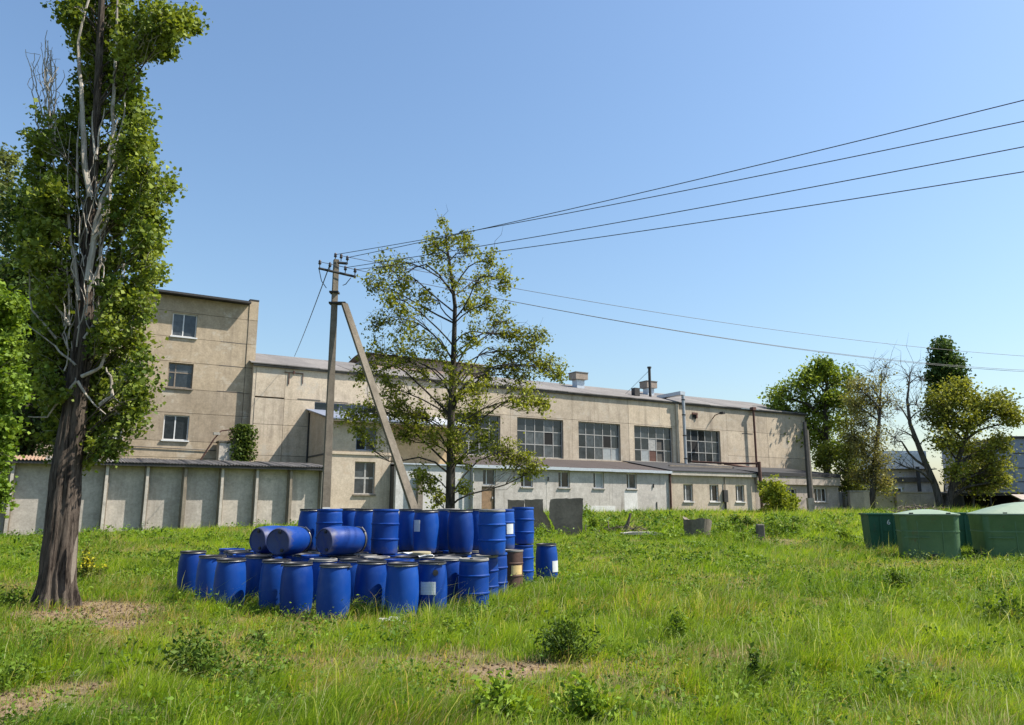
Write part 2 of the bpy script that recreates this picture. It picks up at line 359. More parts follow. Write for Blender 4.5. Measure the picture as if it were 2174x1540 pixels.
# ------------------------------------------------------------------ buildings
class Bld:                                      # s runs along the facades, d is the depth behind the photographer, both in metres
    def __init__(b, name, label, cat, s0, d0, z0):
        b.o = (s0, d0, z0)
        b.root = empty(name, (s0*ca-d0*sa, s0*sa+d0*ca, z0), PHI, label, cat)
    def mb(b, boxes):
        m = MB(); s0, d0, z0 = b.o
        for (s1, s2, d1, d2, z1, z2) in boxes: m.box(s1-s0, s2-s0, d1-d0, d2-d0, z1-z0, z2-z0)
        return m
    def box(b, name, s1, s2, d1, d2, z1, z2, m, parent=None): return b.mb([(s1, s2, d1, d2, z1, z2)]).build(name, m, parent or b.root)
    def boxes(b, name, bx, m, parent=None): return b.mb(bx).build(name, m, parent or b.root)
    def L(b, s, d, z): return (s-b.o[0], d-b.o[1], z-b.o[2])
    def tube(b, name, pts, r, m, parent=None, k=10):
        o = MB().tube([b.L(*p) for p in pts], r, k).build(name, m, parent or b.root); return autosmooth(o)
    def hexa(b, name, pts, m, parent=None): return MB().hexa([b.L(*p) for p in pts]).build(name, m, parent or b.root)
    def panel(b, s1, s2, z1, z2, d, m, holes=(), gap=.012, th=.3, name='wall_panel'):
        s1 += gap; s2 -= gap; z1 += gap; z2 -= gap
        hs = [h for h in holes if h[0] < s2 and h[1] > s1 and h[2] < z2 and h[3] > z1]
        off = rnd.uniform(-.008, .008)
        if not hs: bx = [(s1, s2, d+off, d+th, z1, z2)]
        else:
            cuts = sorted({s1, s2, *[min(max(x, s1), s2) for h in hs for x in h[:2]]}); bx = []
            for x1, x2 in zip(cuts, cuts[1:]):
                zz = z1
                for h in sorted([h for h in hs if h[0] < x2-1e-6 and h[1] > x1+1e-6], key=lambda h: h[2]):
                    if h[2] > zz: bx.append((x1, x2, d+off, d+th, zz, h[2]))
                    zz = max(zz, h[3])
                if zz < z2: bx.append((x1, x2, d+off, d+th, zz, z2))
        return b.boxes(name, bx, m)
    def window(b, s1, s2, z1, z2, d, cols, rows, fm='frame', w=.06, rec=.16, sill=None, special=None, thick=None, label=None):
        cw = [s1+(s2-s1)*c for c in cols]; rw = [z1+(z2-z1)*r for r in rows]
        bx = [(s1, s2, d+rec, d+rec+.07, z1, z1+w), (s1, s2, d+rec, d+rec+.07, z2-w, z2),
              (s1, s1+w, d+rec, d+rec+.07, z1+w, z2-w), (s2-w, s2, d+rec, d+rec+.07, z1+w, z2-w)]
        h = (thick or w)/2
        for c in cw[1:-1]: bx.append((c-h, c+h, d+rec+.004, d+rec+.066, z1+w, z2-w))
        for r in rw[1:-1]: bx.append((s1+w, s2-w, d+rec+.008, d+rec+.062, r-h, r+h))
        win = b.boxes('window', bx, fm)
        if label: win['label'] = label
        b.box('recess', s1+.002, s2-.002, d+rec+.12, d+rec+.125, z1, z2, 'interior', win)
        for i in range(len(cw)-1):
            for j in range(len(rw)-1):
                k = (special or {}).get((i, j), 'glass')
                if k == 'open': continue
                y = d+rec+.03+rnd.uniform(-.006, .006)
                x1 = cw[i]+(w if i == 0 else h); x2 = cw[i+1]-(w if i == len(cw)-2 else h)
                y1 = rw[j]+(w if j == 0 else h); y2 = rw[j+1]-(w if j == len(rw)-2 else h)
                t = rnd.uniform(-.012, .012); s0, d0, z0 = b.o
                q = [(x1, y, y1), (x2, y+t, y1), (x2, y+t+.006, y1), (x1, y+.006, y1), (x1, y, y2), (x2, y+t, y2), (x2, y+t+.006, y2), (x1, y+.006, y2)]
                b.hexa('pane', q, k, win)
        if sill: b.box('sill', s1-.08, s2+.08, d-.10, d+rec-.003, z1-.09, z1-.003, sill, win)
        return win
lin = lambda n: [i/n for i in range(n+1)]

# ---- four-storey block
B4 = Bld('office_block', 'four storey beige panel block with dark overhanging roof behind the leaning poplar', 'building', -9.5, 52.4, 1.2)
d4 = 52.4
wins = []
for s in (5.35, 1.55, -2.2, -6.0):
    for z1, z2 in ((6.1, 7.7), (9.47, 11.1), (12.86, 14.42)): wins.append((s, s+1.5, z1, z2))
rows = [1.1, 3.2, 5.0, 6.05, 7.86, 9.42, 11.18, 12.80, 14.5, 15.55]
cs = [-9.5, -4.6, -.3, 3.5, 10.1]
for r1, r2 in zip(rows, rows[1:]):
    for c1, c2 in zip(cs, cs[1:]): B4.panel(c1, c2, r1, r2, d4, 'beige', wins)
    B4.panel(10.1, 10.72, r1, r2 if r2 < 15.5 else 15.85, d4-.04, 'beige', name='corner_pilaster')
B4.box('wall_core', -9.48, 10.70, d4+.29, d4+11, 1.1, 15.6, 'core')
for (s1, s2, z1, z2) in wins:
    mid = 9 < z1 < 10
    if mid: B4.window(s1, s2, z1, z2, d4, [0, .3, 1], [0, .62, 1], 'wood', .08, .14, 'wood')
    else: B4.window(s1, s2, z1, z2, d4, [0, .46, 1], [0, 1], 'white', .07, .12, 'white')
rf = B4.hexa('roof', [(-9.8, d4-.40, 15.56), (10.08, d4-.40, 15.56), (10.08, d4+11.2, 15.7), (-9.8, d4+11.2, 15.7), (-9.8, d4-.40, 15.74), (10.08, d4-.40, 15.74), (10.08, d4+11.2, 16.0), (-9.8, d4+11.2, 16.0)], 'felt')
B4.box('roof_edging', -9.8, 10.08, d4-.71, d4-.403, 15.52, 15.64, 'darkmetal', rf)
B4.boxes('parapet', [(10.1, 10.72, d4-.05, d4+11.2, 15.86, 15.98)], 'felt')
for z in (12.80, 11.18, 9.45): B4.box('ledge_crack', 8.4, 10.05, d4-.012, d4+.02, z-.02, z+.022, 'core')
# cable along the facade
B4.tube('cable', [(-4, d4-.05, 5.75), (3, d4-.05, 5.62), (8.6, d4-.05, 5.52)], .025, 'wire', k=6)

# ---- small porch block and handrail on that facade
PB = Bld('porch_block', 'grey concrete porch block with bent pipe rails at the foot of the beige panel block', 'porch', 8.6, 51.3, 3.6)
PB.box('body', 8.62, 9.75, 51.3, 52.3, 3.6, 6.0, 'shedwall')
PB.box('coping', 8.55, 9.85, 51.22, 52.33, 6.0, 6.1, 'slab')
for dd in (51.28, 51.7):
    PB.tube('rail', [(7.3, dd, 4.3), (8.3, dd, 6.2), (8.7, dd, 6.75), (9.6, dd, 6.9), (10.0, dd, 6.7)], .03, 'rust', k=7)
PB.box('lamp_box', 8.2, 8.6, 51.2, 51.5, 6.45, 6.62, 'palestone')

# ---- the long hall
H0 = 51.9
HL = Bld('factory_hall', 'long beige concrete factory hall with a row of large gridded windows', 'building', 10.74, H0, 1.4)
bay = [31.3+6.06*k for k in range(-1, 4)]
hw = [(b, b+4.5, 5.85, 9.05) for b in bay]
strip = (14.8, 19.3, 8.55, 9.12)
top = [10.74, 12.7, 18.6, 24.6, 30.65, 36.72, 42.8, 48.85, 54.95, 60.6, 66.3]
for a_, b_ in zip(top, top[1:]): HL.panel(a_, b_, 9.16 if b_ > 13 else 9.24, 11.42, H0, 'hall')
for a_, b_ in ((10.74, 12.7), (12.7, 18.6), (18.6, 24.6)):
    for z1, z2 in ((1.4, 3.3), (3.3, 5.3), (5.3, 7.37), (7.37, 9.16)): HL.panel(a_, b_, z1, z2, H0, 'hall', [strip])
for a_, b_ in zip(top[3:8], top[4:9]): 
    HL.panel(a_, b_, 5.0, 9.16, H0, 'hall', hw); HL.panel(a_, b_, 1.4, 5.0, H0, 'hall')
for a_, b_ in zip(top[8:], top[9:]):
    for z1, z2 in ((1.4, 4.6), (4.6, 6.77), (6.77, 9.16)): HL.panel(a_, b_, z1, z2, H0, 'hall')
HL.box('wall_core', 10.76, 66.28, H0+.3, H0+17.8, 1.4, 11.40, 'core')
HL.box('end_wall', 66.30, 66.5, H0+.02, H0+18, 1.4, 11.42, 'hall')
HL.box('end_wall', 10.55, 10.735, H0+.02, H0+.5, 1.4, 11.42, 'hall')
sp = [{(3, 1): 'open'}, {(3, 1): 'interior'}, {(3, 0): 'milk', (4, 0): 'milk', (3, 1): 'interior'}, {(3, 0): 'open', (3, 1): 'open', (1, 0): 'milk', (2, 0): 'rust', (2, 1): 'frame'}, {(1, 1): 'interior'}]
for (w_, s_) in zip(hw, sp): HL.window(*w_, H0, lin(5), lin(3), 'frame', .08, .2, special=s_, thick=.07)
HL.window(*strip, H0, lin(5), [0, 1], 'bluetin', .05, .1)
# gable roof, each run of sheets a part
ridge_d = H0+7.2; ridge_z = 13.5
es = np.linspace(10.3, 66.8, 25)
for i in range(24):
    a_, b_ = es[i]+.006, es[i+1]-.006; dz = rnd.uniform(-.02, .02)
    HL.hexa('roof_sheet', [(a_, H0-.22, 11.43+dz), (b_, H0-.22, 11.43+dz), (b_, ridge_d, ridge_z), (a_, ridge_d, ridge_z), (a_, H0-.22, 11.50+dz), (b_, H0-.22, 11.50+dz), (b_, ridge_d, ridge_z+.07), (a_, ridge_d, ridge_z+.07)], 'slate')
HL.hexa('rear_roof', [(10.3, ridge_d+.01, ridge_z), (66.8, ridge_d+.01, ridge_z), (66.8, H0+18, 10.8), (10.3, H0+18, 10.8), (10.3, ridge_d+.01, ridge_z+.07), (66.8, ridge_d+.01, ridge_z+.07), (66.8, H0+18, 10.9), (10.3, H0+18, 10.9)], 'slate')
HL.box('eave_fascia', 10.5, 66.6, H0-.16, H0-.02, 11.28, 11.42, 'slab')
HL.boxes('gable_wall', [(66.1, 66.29, H0+2, H0+16, 11.4, 11.9), (66.1, 66.29, H0+4, H0+12, 11.9, 12.5)], 'hall')
# pinkish roof lantern
ln = HL.box('roof_lantern', 20.8, 31.5, H0+5.2, H0+10.5, 12.6, 14.0, 'brickpink')
m_ = MB(); ar = []
for j in range(9):
    t = j/8; dd = H0+4.9+t*5.9; ar.append((dd, 14.02+.4*math.sin(math.pi*t)))
v_ = []; f_ = []
for (dd, z) in ar: v_ += [HL.L(20.5, dd, z), HL.L(31.8, dd, z), HL.L(20.5, dd, z+.08), HL.L(31.8, dd, z+.08)]
for j in range(8):
    a0 = j*4; b0 = a0+4; f_ += [(a0+2, a0+3, b0+3, b0+2), (a0, b0, b0+1, a0+1), (a0, a0+2, b0+2, b0), (a0+1, b0+1, b0+3, a0+3)]
f_ += [(0, 1, 3, 2), (32, 34, 35, 33)]
mk('lantern_roof', v_, f_, 'lantern', ln, True)
HL.tube('roof_pipe', [(19.6, H0+4, 12.4), (19.6, H0+4, 14.3)], .09, 'darkmetal')
# vents and flues on the roof
for s_, d_, zz, sz in ((40.6, H0+4.4, 13.9, .85), (48.9, H0+4.2, 13.75, .8)):
    v = HL.box('vent_cowl', s_-sz*.8, s_+sz*.8, d_-sz*.7, d_+sz*.7, zz-.4, zz+.2, 'ventgrey')
    HL.box('vent_cap', s_-sz*.85, s_+sz*.85, d_-sz*.75, d_+sz*.75, zz+.202, zz+.28, 'slate', v)
    HL.box('vent_neck', s_-sz*.5, s_+sz*.5, d_-sz*.45, d_+sz*.45, zz-1.8, zz-.41, 'tin', v)
HL.tube('flue_pipe', [(47.35, H0+2.2, 11.9), (47.35, H0+2.2, 14.9)], .13, 'darkmetal')
HL.tube('flue_collar', [(47.35, H0+2.2, 14.9), (47.35, H0+2.2, 15.05)], .2, 'darkmetal')
HL.tube('stay_wire', [(47.35, H0+2.2, 14.7), (44.6, H0+2.6, 12.2)], .02, 'wire', k=5)
HL.box('roof_box', 44.9, 45.5, H0+1.5, H0+2.0, 12.0, 12.75, 'darkmetal')
# flue duct, red downpipe, lamp and hole
du = HL.tube('duct', [(48.95, H0-.5, 5.6), (48.95, H0-.5, 12.1)], .15, 'zincpipe')
for z in (6.2, 8.3, 10.2, 11.6): HL.tube('duct_collar', [(48.95, H0-.5, z), (48.95, H0-.5, z+.1)], .18, 'darkmetal', du)
HL.box('duct_base', 48.0, 49.5, H0-.8, H0-.05, 5.35, 5.62, 'darkmetal', du)
HL.box('duct_elbow', 48.5, 49.1, H0-.65, H0+2.6, 12.1, 12.42, 'tin', du)
HL.box('pilaster', 48.35, 48.7, H0-.14, H0-.012, 5.9, 11.3, 'hall')
dp = HL.tube('downpipe', [(58.3, H0-.42, 5.6), (58.3, H0-.42, 11.3)], .11, 'rust')
HL.box('hopper', 58.08, 58.52, H0-.6, H0-.2, 11.3, 11.6, 'rust', dp)
HL.tube('overflow', [(58.3, H0-.42, 5.6), (56.0, H0-.55, 5.75), (53.8, H0-.55, 5.9)], .09, 'rust', dp)
lm = HL.tube('wall_lamp', [(53.1, H0, 10.2), (53.1, H0-.35, 10.5), (53.1, H0-1.1, 10.65)], .045, 'rust', k=7)
HL.box('lamp_head', 52.95, 53.25, H0-1.5, H0-1.05, 10.5, 10.72, 'darkmetal', lm)
HL.box('wall_hole', 50.5, 50.95, H0-.05, H0-.012, 10.05, 10.55, 'interior')
HL.boxes('bracket', [(50.4, 51.05, H0-.16, H0-.052, 10.45, 10.62), (50.9, 51.05, H0-.14, H0-.052, 10.1, 10.45)], 'rust')
for s_, z_, ln_ in ((13.6, 9.24, 1.6), (16.0, 9.2, 1.2), (57, 9.0, 1.5)): HL.box('joint_filler', s_, s_+ln_, H0-.014, H0+.02, z_-.03, z_+.03, 'core')
HL.boxes('cable_bracket', [(13.2, 13.3, H0-.12, H0-.012, 10.95, 11.15), (12.6, 13.9, H0-.06, H0-.02, 11.0, 11.04), (12.9, 12.96, H0-.05, H0-.014, 10.2, 10.98), (13.86, 13.9, H0-.05, H0-.014, 10.3, 11.0)], 'rust')

# ---- two-storey wing
T0 = 47.2
TW = Bld('two_storey_wing', 'two storey tan wing with lean-to metal roof just behind the concrete utility pole', 'building', 14.42, T0, 1.35)
tw = [(16.27, 17.65, 5.51, 7.01), (16.27, 17.65, 2.71, 4.79)]
TW.panel(14.42, 18.7, 1.35, 5.22, T0, 'annex2', tw, 0, .25); TW.panel(14.42, 18.7, 5.36, 7.42, T0, 'annex2', tw, 0, .25)
TW.box('string_course', 14.40, 18.72, T0-.07, T0+.25, 5.222, 5.358, 'annex2')
TW.box('wall_core', 14.66, 24.0, T0+.9, H0-.02, 1.35, 7.4, 'core')
sw = TW.hexa('side_wall', [(14.42, T0+.252, 1.35), (14.64, T0+.252, 1.35), (14.64, H0-.03, 1.35), (14.42, H0-.03, 1.35), (14.42, T0+.252, 7.48), (14.64, T0+.252, 7.48), (14.64, H0-.03, 8.5), (14.42, H0-.03, 8.5)], 'annex2')
TW.box('joint', 14.395, 14.418, T0+.7, H0-.05, 5.18, 5.3, 'core', sw)
TW.tube('downpipe', [(14.36, H0-.35, 1.5), (14.36, H0-.35, 8.3)], .06, 'darkmetal')
TW.window(*tw[0], T0, [0, .5, 1], [0, .5, 1], 'bluetin', .08, .12, None, {(0, 0): 'interior'})
TW.window(*tw[1], T0, [0, .55, 1], [0, .5, 1], 'frame', .07, .18, 'wood', thick=.12)
TW.box('loggia_wall', 18.7, 24.1, T0+.78, T0+.88, 4.5, 7.42, 'ochre')
TW.box('loggia_cheek', 18.45, 18.695, T0+.252, T0+.88, 4.5, 7.42, 'annex2')
tr = np.linspace(14.2, 24.3, 9)
for a_, b_ in zip(tr, tr[1:]):
    TW.hexa('roof_sheet', [(a_+.005, T0-.72, 7.40), (b_-.005, T0-.72, 7.40), (b_-.005, H0-.02, 8.52), (a_+.005, H0-.02, 8.52), (a_+.005, T0-.72, 7.47), (b_-.005, T0-.72, 7.47), (b_-.005, H0-.02, 8.59), (a_+.005, H0-.02, 8.59)], 'bluetin' if b_ < 19.5 else 'tin')
TW.box('roof_batten', 14.25, 24.25, T0-.69, T0-.61, 7.28, 7.39, 'wood')

# ---- single-storey annexes
A0 = 46.0
A1 = Bld('whitewashed_annex', 'long low whitewashed annex with five small windows and a brown door', 'building', 18.72, A0, 1.3)
aw = [(25.0, 26.0, 3.4, 4.5)]+[(s, s+1.0, 3.3, 4.47) for s in (28.05, 31.25, 34.4, 37.58)]
dr = (24.9, 25.95, 1.5, 3.3)
A1.panel(24.15, 30.2, 1.3, 4.6, A0, 'annex', aw+[dr], 0, .3); A1.panel(30.2, 36.2, 1.3, 4.6, A0, 'annex', aw, .004, .3); A1.panel(36.2, 41.9, 1.3, 4.6, A0, 'annex', aw, .004, .3)
A1.panel(18.72, 24.13, 1.3, 4.62, A0+.25, 'whitebrick', (), 0, .3)
A1.box('wall_core', 18.75, 41.88, A0+.6, H0-.05, 1.3, 4.55, 'core')
A1.box('end_wall', 41.68, 41.895, A0+.31, H0-.05, 1.3, 4.6, 'annex')
for i, w_ in enumerate(aw): A1.window(*w_, A0, [0, .33, 1], [0, 1], 'white', .06, .14, 'annex' if i else None, {(1, 0): 'glass'} if i != 3 else {(1, 0): 'milk'})
dro = A1.box('door', dr[0]+.05, dr[1]-.05, A0+.12, A0+.18, dr[2], dr[3]-.05, 'door')
A1.boxes('door_frame', [(dr[0], dr[0]+.05, A0+.08, A0+.2, dr[2], dr[3]), (dr[1]-.05, dr[1], A0+.08, A0+.2, dr[2], dr[3]), (dr[0]+.05, dr[1]-.05, A0+.08, A0+.2, dr[3]-.05, dr[3])], 'darkmetal', dro)
A1.box('door_handle', dr[1]-.2, dr[1]-.12, A0+.06, A0+.119, 2.45, 2.6, 'zincpipe', dro)
ar_ = np.linspace(24.0, 42.0, 10)
for a_, b_ in zip(ar_, ar_[1:]):
    dz = rnd.uniform(-.02, .02)
    rs = A1.hexa('roof_sheet', [(a_+.004, A0-.28, 4.66+dz), (b_-.004, A0-.28, 4.66+dz), (b_-.004, H0-.05, 5.68), (a_+.004, H0-.05, 5.68), (a_+.004, A0-.28, 4.72+dz), (b_-.004, A0-.28, 4.72+dz), (b_-.004, H0-.05, 5.76), (a_+.004, H0-.05, 5.76)], 'redfelt')
    A1.box('eave_flashing', a_+.004, b_-.004, A0-.33, A0-.285, 4.54+dz, 4.75+dz, 'tin', rs)
A1.hexa('low_roof', [(18.72, A0+.1, 4.64), (23.95, A0+.1, 4.64), (23.95, T0+.75, 4.72), (18.72, T0+.75, 4.72), (18.72, A0+.1, 4.73), (23.95, A0+.1, 4.73), (23.95, T0+.75, 4.82), (18.72, T0+.75, 4.82)], 'tin')
A1.tube('downpipe', [(24.14, A0-.14, 1.5), (24.14, A0-.14, 4.5)], .07, 'frame')
A1.tube('corner_pipe', [(41.93, A0-.12, 1.45), (41.93, A0-.12, 4.5)], .08, 'rust')
A1.box('gate_post', 20.1, 20.45, A0-.2, A0+.1, 1.35, 4.2, 'wood')
A1.boxes('plinth_patch', [(33.0, 36.4, A0-.016, A0+.05, 1.35, 2.0), (37.3, 38.6, A0-.014, A0+.05, 1.4, 3.1)], 'whitebrick')
A1.boxes('wall_hook', [(30.3, 30.36, A0-.1, A0-.012, 3.75, 4.05), (40.2, 40.26, A0-.1, A0-.012, 3.4, 3.7), (40.5, 40.56, A0-.06, A0-.012, 1.6, 2.3)], 'darkmetal')

A2 = Bld('tan_annex', 'low tan annex with three small windows under a dark felt roof', 'building', 41.96, A0, 1.3)
bw = [(s, s+1.05, 2.35, 3.74) for s in (43.4, 46.3, 49.33)]
A2.panel(41.98, 51.7, 1.3, 4.42, A0, 'annex2', bw, 0, .3); A2.box('wall_core', 42.0, 51.68, A0+.5, H0-.05, 1.3, 4.38, 'core')
for w_ in bw: A2.window(*w_, A0, [0, .36, 1], [0, 1], 'white', .07, .14, 'whitebrick')
A2.box('fascia', 41.97, 51.72, A0-.25, A0+.35, 4.43, 4.72, 'shedwall')
for a_, b_ in zip(np.linspace(41.97, 51.75, 6), np.linspace(41.97, 51.75, 6)[1:]):
    A2.hexa('roof_sheet', [(a_+.004, A0-.3, 4.725), (b_-.004, A0-.3, 4.725), (b_-.004, H0-.05, 5.8), (a_+.004, H0-.05, 5.8), (a_+.004, A0-.3, 4.79), (b_-.004, A0-.3, 4.79), (b_-.004, H0-.05, 5.87), (a_+.004, H0-.05, 5.87)], 'felt')
A2.box('timber_batten', 43.5, 51.0, A0+1.6, A0+1.75, 5.24, 5.36, 'wood')
me_ = A2.box('meter_box', 47.75, 48.2, A0-.22, A0-.012, 2.3, 3.3, 'darkmetal')
A2.tube('meter_conduit', [(48.0, A0-.1, 3.3), (48.05, A0-.1, 4.4)], .05, 'postgrey', me_)
A2.tube('meter_conduit', [(48.0, A0-.1, 1.5), (48.0, A0-.1, 2.3)], .08, 'darkmetal', me_)
A2.tube('vent_pipe', [(51.9, A0-.5, 1.4), (51.85, A0-.5, 5.75)], .14, 'rust')
A2.tube('branch_pipe', [(51.85, A0-.5, 5.6), (51.0, A0+2, 5.7), (49.8, H0-.4, 6.0)], .09, 'rust')

A3 = Bld('flat_roofed_annex', 'low pinkish annex with heavy concrete fascia and black roof edge at the hall end', 'building', 51.74, A0, 1.25)
cw_ = [(55.4, 57.0, 2.3, 3.5), (59.45, 61.2, 2.37, 3.62)]
A3.panel(51.74, 62.9, 1.25, 3.86, A0, 'annex3', cw_, 0, .3); A3.box('wall_core', 51.76, 62.88, A0+.5, H0-.05, 1.25, 3.85, 'core')
A3.box('end_wall', 62.7, 62.89, A0+.31, H0-.05, 1.25, 3.86, 'annex3')
A3.window(*cw_[0], A0, lin(3), [0, 1], 'white', .07, .14, None); A3.window(*cw_[1], A0, lin(3), [0, 1], 'white', .08, .14, 'annex3')
for a_, b_ in ((51.8, 57.3), (57.3, 62.95)): A3.box('fascia', a_+.006, b_-.006, A0-.27, A0+.4, 3.87, 4.58, 'annex3')
A3.hexa('roof', [(51.75, A0-.34, 4.585), (62.98, A0-.34, 4.585), (62.98, H0-.05, 5.55), (51.75, H0-.05, 5.55), (51.75, A0-.34, 4.9), (62.98, A0-.34, 4.9), (62.98, H0-.05, 5.75), (51.75, H0-.05, 5.75)], 'felt')

# ---- grey panel shed in front
S0 = 43.2
SH = Bld('panel_shed', 'long low shed of grey concrete panels and posts under a corrugated roof', 'shed', -5.7, S0, .35)
ps = [-5.7, -3.85, -1.95, .08, 2.03, 3.88, 5.69, 7.54, 9.36, 11.21, 13.02]
zt = 4.02
for i, (a_, b_) in enumerate(zip(ps, ps[1:])):
    zb = .4+.5*i/10-.15
    SH.panel(a_+.1, b_-.1, zb, zt, S0+.42+(.5 if i < 2 else 0), 'shedwall', (), .0, .1)
for i, s_ in enumerate(ps):
    w = .12; zb = .15+.05*i
    p_ = SH.boxes('post', [(s_-w, s_+w, S0+.12, S0+.55, zb, zt)], 'postgrey')
    SH.boxes('post_flange', [(s_-w*.55, s_+w*.55, S0-.02, S0+.118, zb, zt-.01)], 'shedwall' if i % 3 else 'postgrey', p_)
SH.box('eave_beam', -5.8, 13.12, S0+.05, S0+.3, zt+.002, zt+.12, 'darkmetal')
SH.box('rear_wall', -5.7, 13.02, S0+3.4, S0+3.5, .3, 4.5, 'shedwall')
SH.box('side_wall', 12.9, 13.0, S0+.56, S0+3.39, .6, 4.1, 'shedwall')
SH.tube('downpipe', [(13.16, S0-.05, .8), (13.16, S0-.05, 4.0)], .05, 'tin')
nu = 30; cv = []; cf = []; wv = 1.08
for j in range(nu+1):
    u = j/nu; z = .035*math.cos(2*math.pi*u*7)
    for (dd, zz) in ((-.25, 4.07), (1.3, 4.25), (3.7, 4.48)): cv += [(u*wv, dd, zz+z), (u*wv, dd, zz+z-.012)]
for j in range(nu):
    a0 = j*6; b0 = a0+6
    for k in (0, 2): cf += [(a0+k, b0+k, b0+k+2, a0+k+2), (a0+k+1, a0+k+3, b0+k+3, b0+k+1)]
    cf.append((a0, a0+1, b0+1, b0))
sheet = None
n_sh = 18
for i in range(n_sh):
    s_ = -6.0+i*1.065
    if sheet is None:
        o = mk('roof_sheet', cv, cf, 'slate', SH.root); sheet = o
        mplain = o.data; mrust = o.data.copy(); mrust.materials.clear(); mrust.materials.append(M['rustroof'])
    else: o = sheet.copy(); link(o, SH.root)
    o.location = (s_-SH.o[0], 0, .07-SH.o[2]+(i % 2)*.012+rnd.uniform(-.01, .01)); o.rotation_euler = (rnd.uniform(-.004, .004), 0, rnd.uniform(-.004, .004))
    o.data = mrust if i < 5 else mplain
SH.box('purlin', -5.9, 13.1, S0-.2, S0-.12, 3.96, 4.08, 'darkmetal')

# ---- background on the right
BG = tag(empty('blue_grey_warehouse', (58, 84, 1.4), 0, 'blue grey sheet clad warehouse on a white plinth at the right edge', 'building'))
MB().box(-2.4, 26, 0, 14, 1.75, 8.0).build('wall', 'bluetin', BG); MB().box(-2.5, 26.2, -.15, 14, 0, 1.75).build('plinth', 'whitebrick', BG)
MB().box(-2.6, 26.2, -.2, 14.2, 8.0, 8.25).build('roof', 'felt', BG)
for z in (3.2, 4.7, 6.3): MB().box(-2.4, 26, -.04, -.005, z, z+.09).build('cladding_joint', 'darkmetal', BG)
for x in (.3, 4.2, 8.1): MB().box(x, x+.08, -.05, -.006, 1.8, 7.9).build('cladding_joint', 'darkmetal', BG)
MB().box(.6, 3.6, -.08, -.007, 3.3, 4.6).build('window', 'glass', BG)
WB = tag(empty('pale_workshop', (47, 97, 1.4), 0, 'pale grey workshop with glazed upper floor seen between the bare trunks', 'building'))
MB().box(-1, 6.6, 0, 8, 0, 5.2).build('wall', 'annex', WB)
uf = MB().box(-.6, 6.2, .3, 7.6, 5.3, 7.6).build('upper_floor', 'tin', WB)
for i in range(4): MB().box(-.3+i*1.55, 1.0+i*1.55, .24, .29, 5.6, 7.3).build('pane', 'labelwhite', uf)
MB().box(-1.3, 6.9, -.6, 8.3, 5.2, 5.3).build('canopy', 'slab', WB); MB().box(-1.1, 6.7, -.35, -.05, 3.6, 4.2).build('pipe_rack', 'slab', WB)
wi = MB().box(1.0, 2.5, -.08, -.01, 1.2, 3.0).build('window', 'white', WB); MB().box(1.2, 2.3, -.1, -.085, 1.4, 2.8).build('pane', 'glass', wi)
MB().box(3.9, 4.25, -1.4, -1.1, 0, 5.5).build('post', 'darkmetal', WB)
LW = tag(empty('low_boundary_wall', (27, 74, 1.3), 0, 'low grey rendered boundary wall behind the forked trees', 'wall'))
for i in range(9):
    MB().box(i*2.5+.01, i*2.5+2.49, 0, .25, 0, 1.95).build('wall_panel', 'shedwall', LW)
    MB().box(i*2.5-.02, i*2.5+2.47, -.06, .31, 1.952, 2.06).build('coping', 'shedwall', LW)
for i in (2, 4, 6): MB().box(i*2.5-.1, i*2.5+.1, -.15, -.065, 0, 1.94).build('pier', 'postgrey', LW)
DS = tag(empty('dark_open_shed', (40.9, 69.5, 1.4), 0, 'low dark open fronted shed with flat black roof behind the green bins', 'shed'))
MB().box(-.2, 5.4, -.3, 4, 1.62, 1.8).build('roof', 'felt', DS); MB().box(0, 5.2, 3.7, 3.8, 0, 1.6).build('rear_wall', 'felt', DS)
for x in (0, 2.5, 5.1): MB().box(x, x+.12, 0, .12, 0, 1.61).build('post', 'darkmetal', DS)
for x in (.01, 5.1): MB().box(x, x+.08, .15, 3.69, 0, 1.6).build('side_wall', 'felt', DS)
BX = tag(empty('brown_storage_box', (44.6, 67, 1.4), 0, 'brown slope lidded storage box beside the dark open shed', 'storage box'))
MB().box(0, 2.0, 0, 1.2, 0, 1.05).build('body', 'brownsteel', BX)
MB().hexa([(-.06, -.08, 1.06), (2.06, -.08, 1.06), (2.06, 1.26, 1.5), (-.06, 1.26, 1.5), (-.06, -.08, 1.16), (2.06, -.08, 1.16), (2.06, 1.26, 1.62), (-.06, 1.26, 1.62)]).build('lid', 'annex3', BX)

# ------------------------------------------------------------------ utility pole and wires
PY = 21.2
pt = at(714, 552, PY); pb = Vector((pt.x+.02, PY, gzf(pt.x, PY)-.1))
UP = empty('utility_pole', pb, 0, 'tall concrete utility pole with iron crossarm and a slanting strut', 'utility pole')
def prism(p, q, wx1, wy1, wx2, wy2, rz):
    p, q = Vector(p), Vector(q); rot = Matrix.Rotation(rz, 3, 'Z'); pts = []
    for c, wx, wy in ((p, wx1, wy1), (q, wx2, wy2)):
        for sx, sy in ((-1, -1), (1, -1), (1, 1), (-1, 1)): pts.append(c+rot @ Vector((sx*wx/2, sy*wy/2, 0)))
    return pts
top_l = pt-pb
prz = R(28)
post = MB().hexa(prism((0, 0, 0), top_l, .235, .18, .145, .125, prz)).build('post', 'postgrey', UP)
MB().hexa(prism(top_l*.0+Vector((0, 0, 1.5)), Vector((0, 0, 2.0))+top_l*.0, .222, .172, .212, .165, prz)).build('painted_band', 'white', UP)
st_ = at(731, 645, PY-.1)-pb; sb = at(878, 1078, PY-.5)-pb; sb = st_+(sb-st_)*((st_.z+.15)/(st_.z-sb.z))
MB().hexa(prism(sb, st_, .235, .19, .165, .145, prz)).build('strut', 'postgrey', UP)
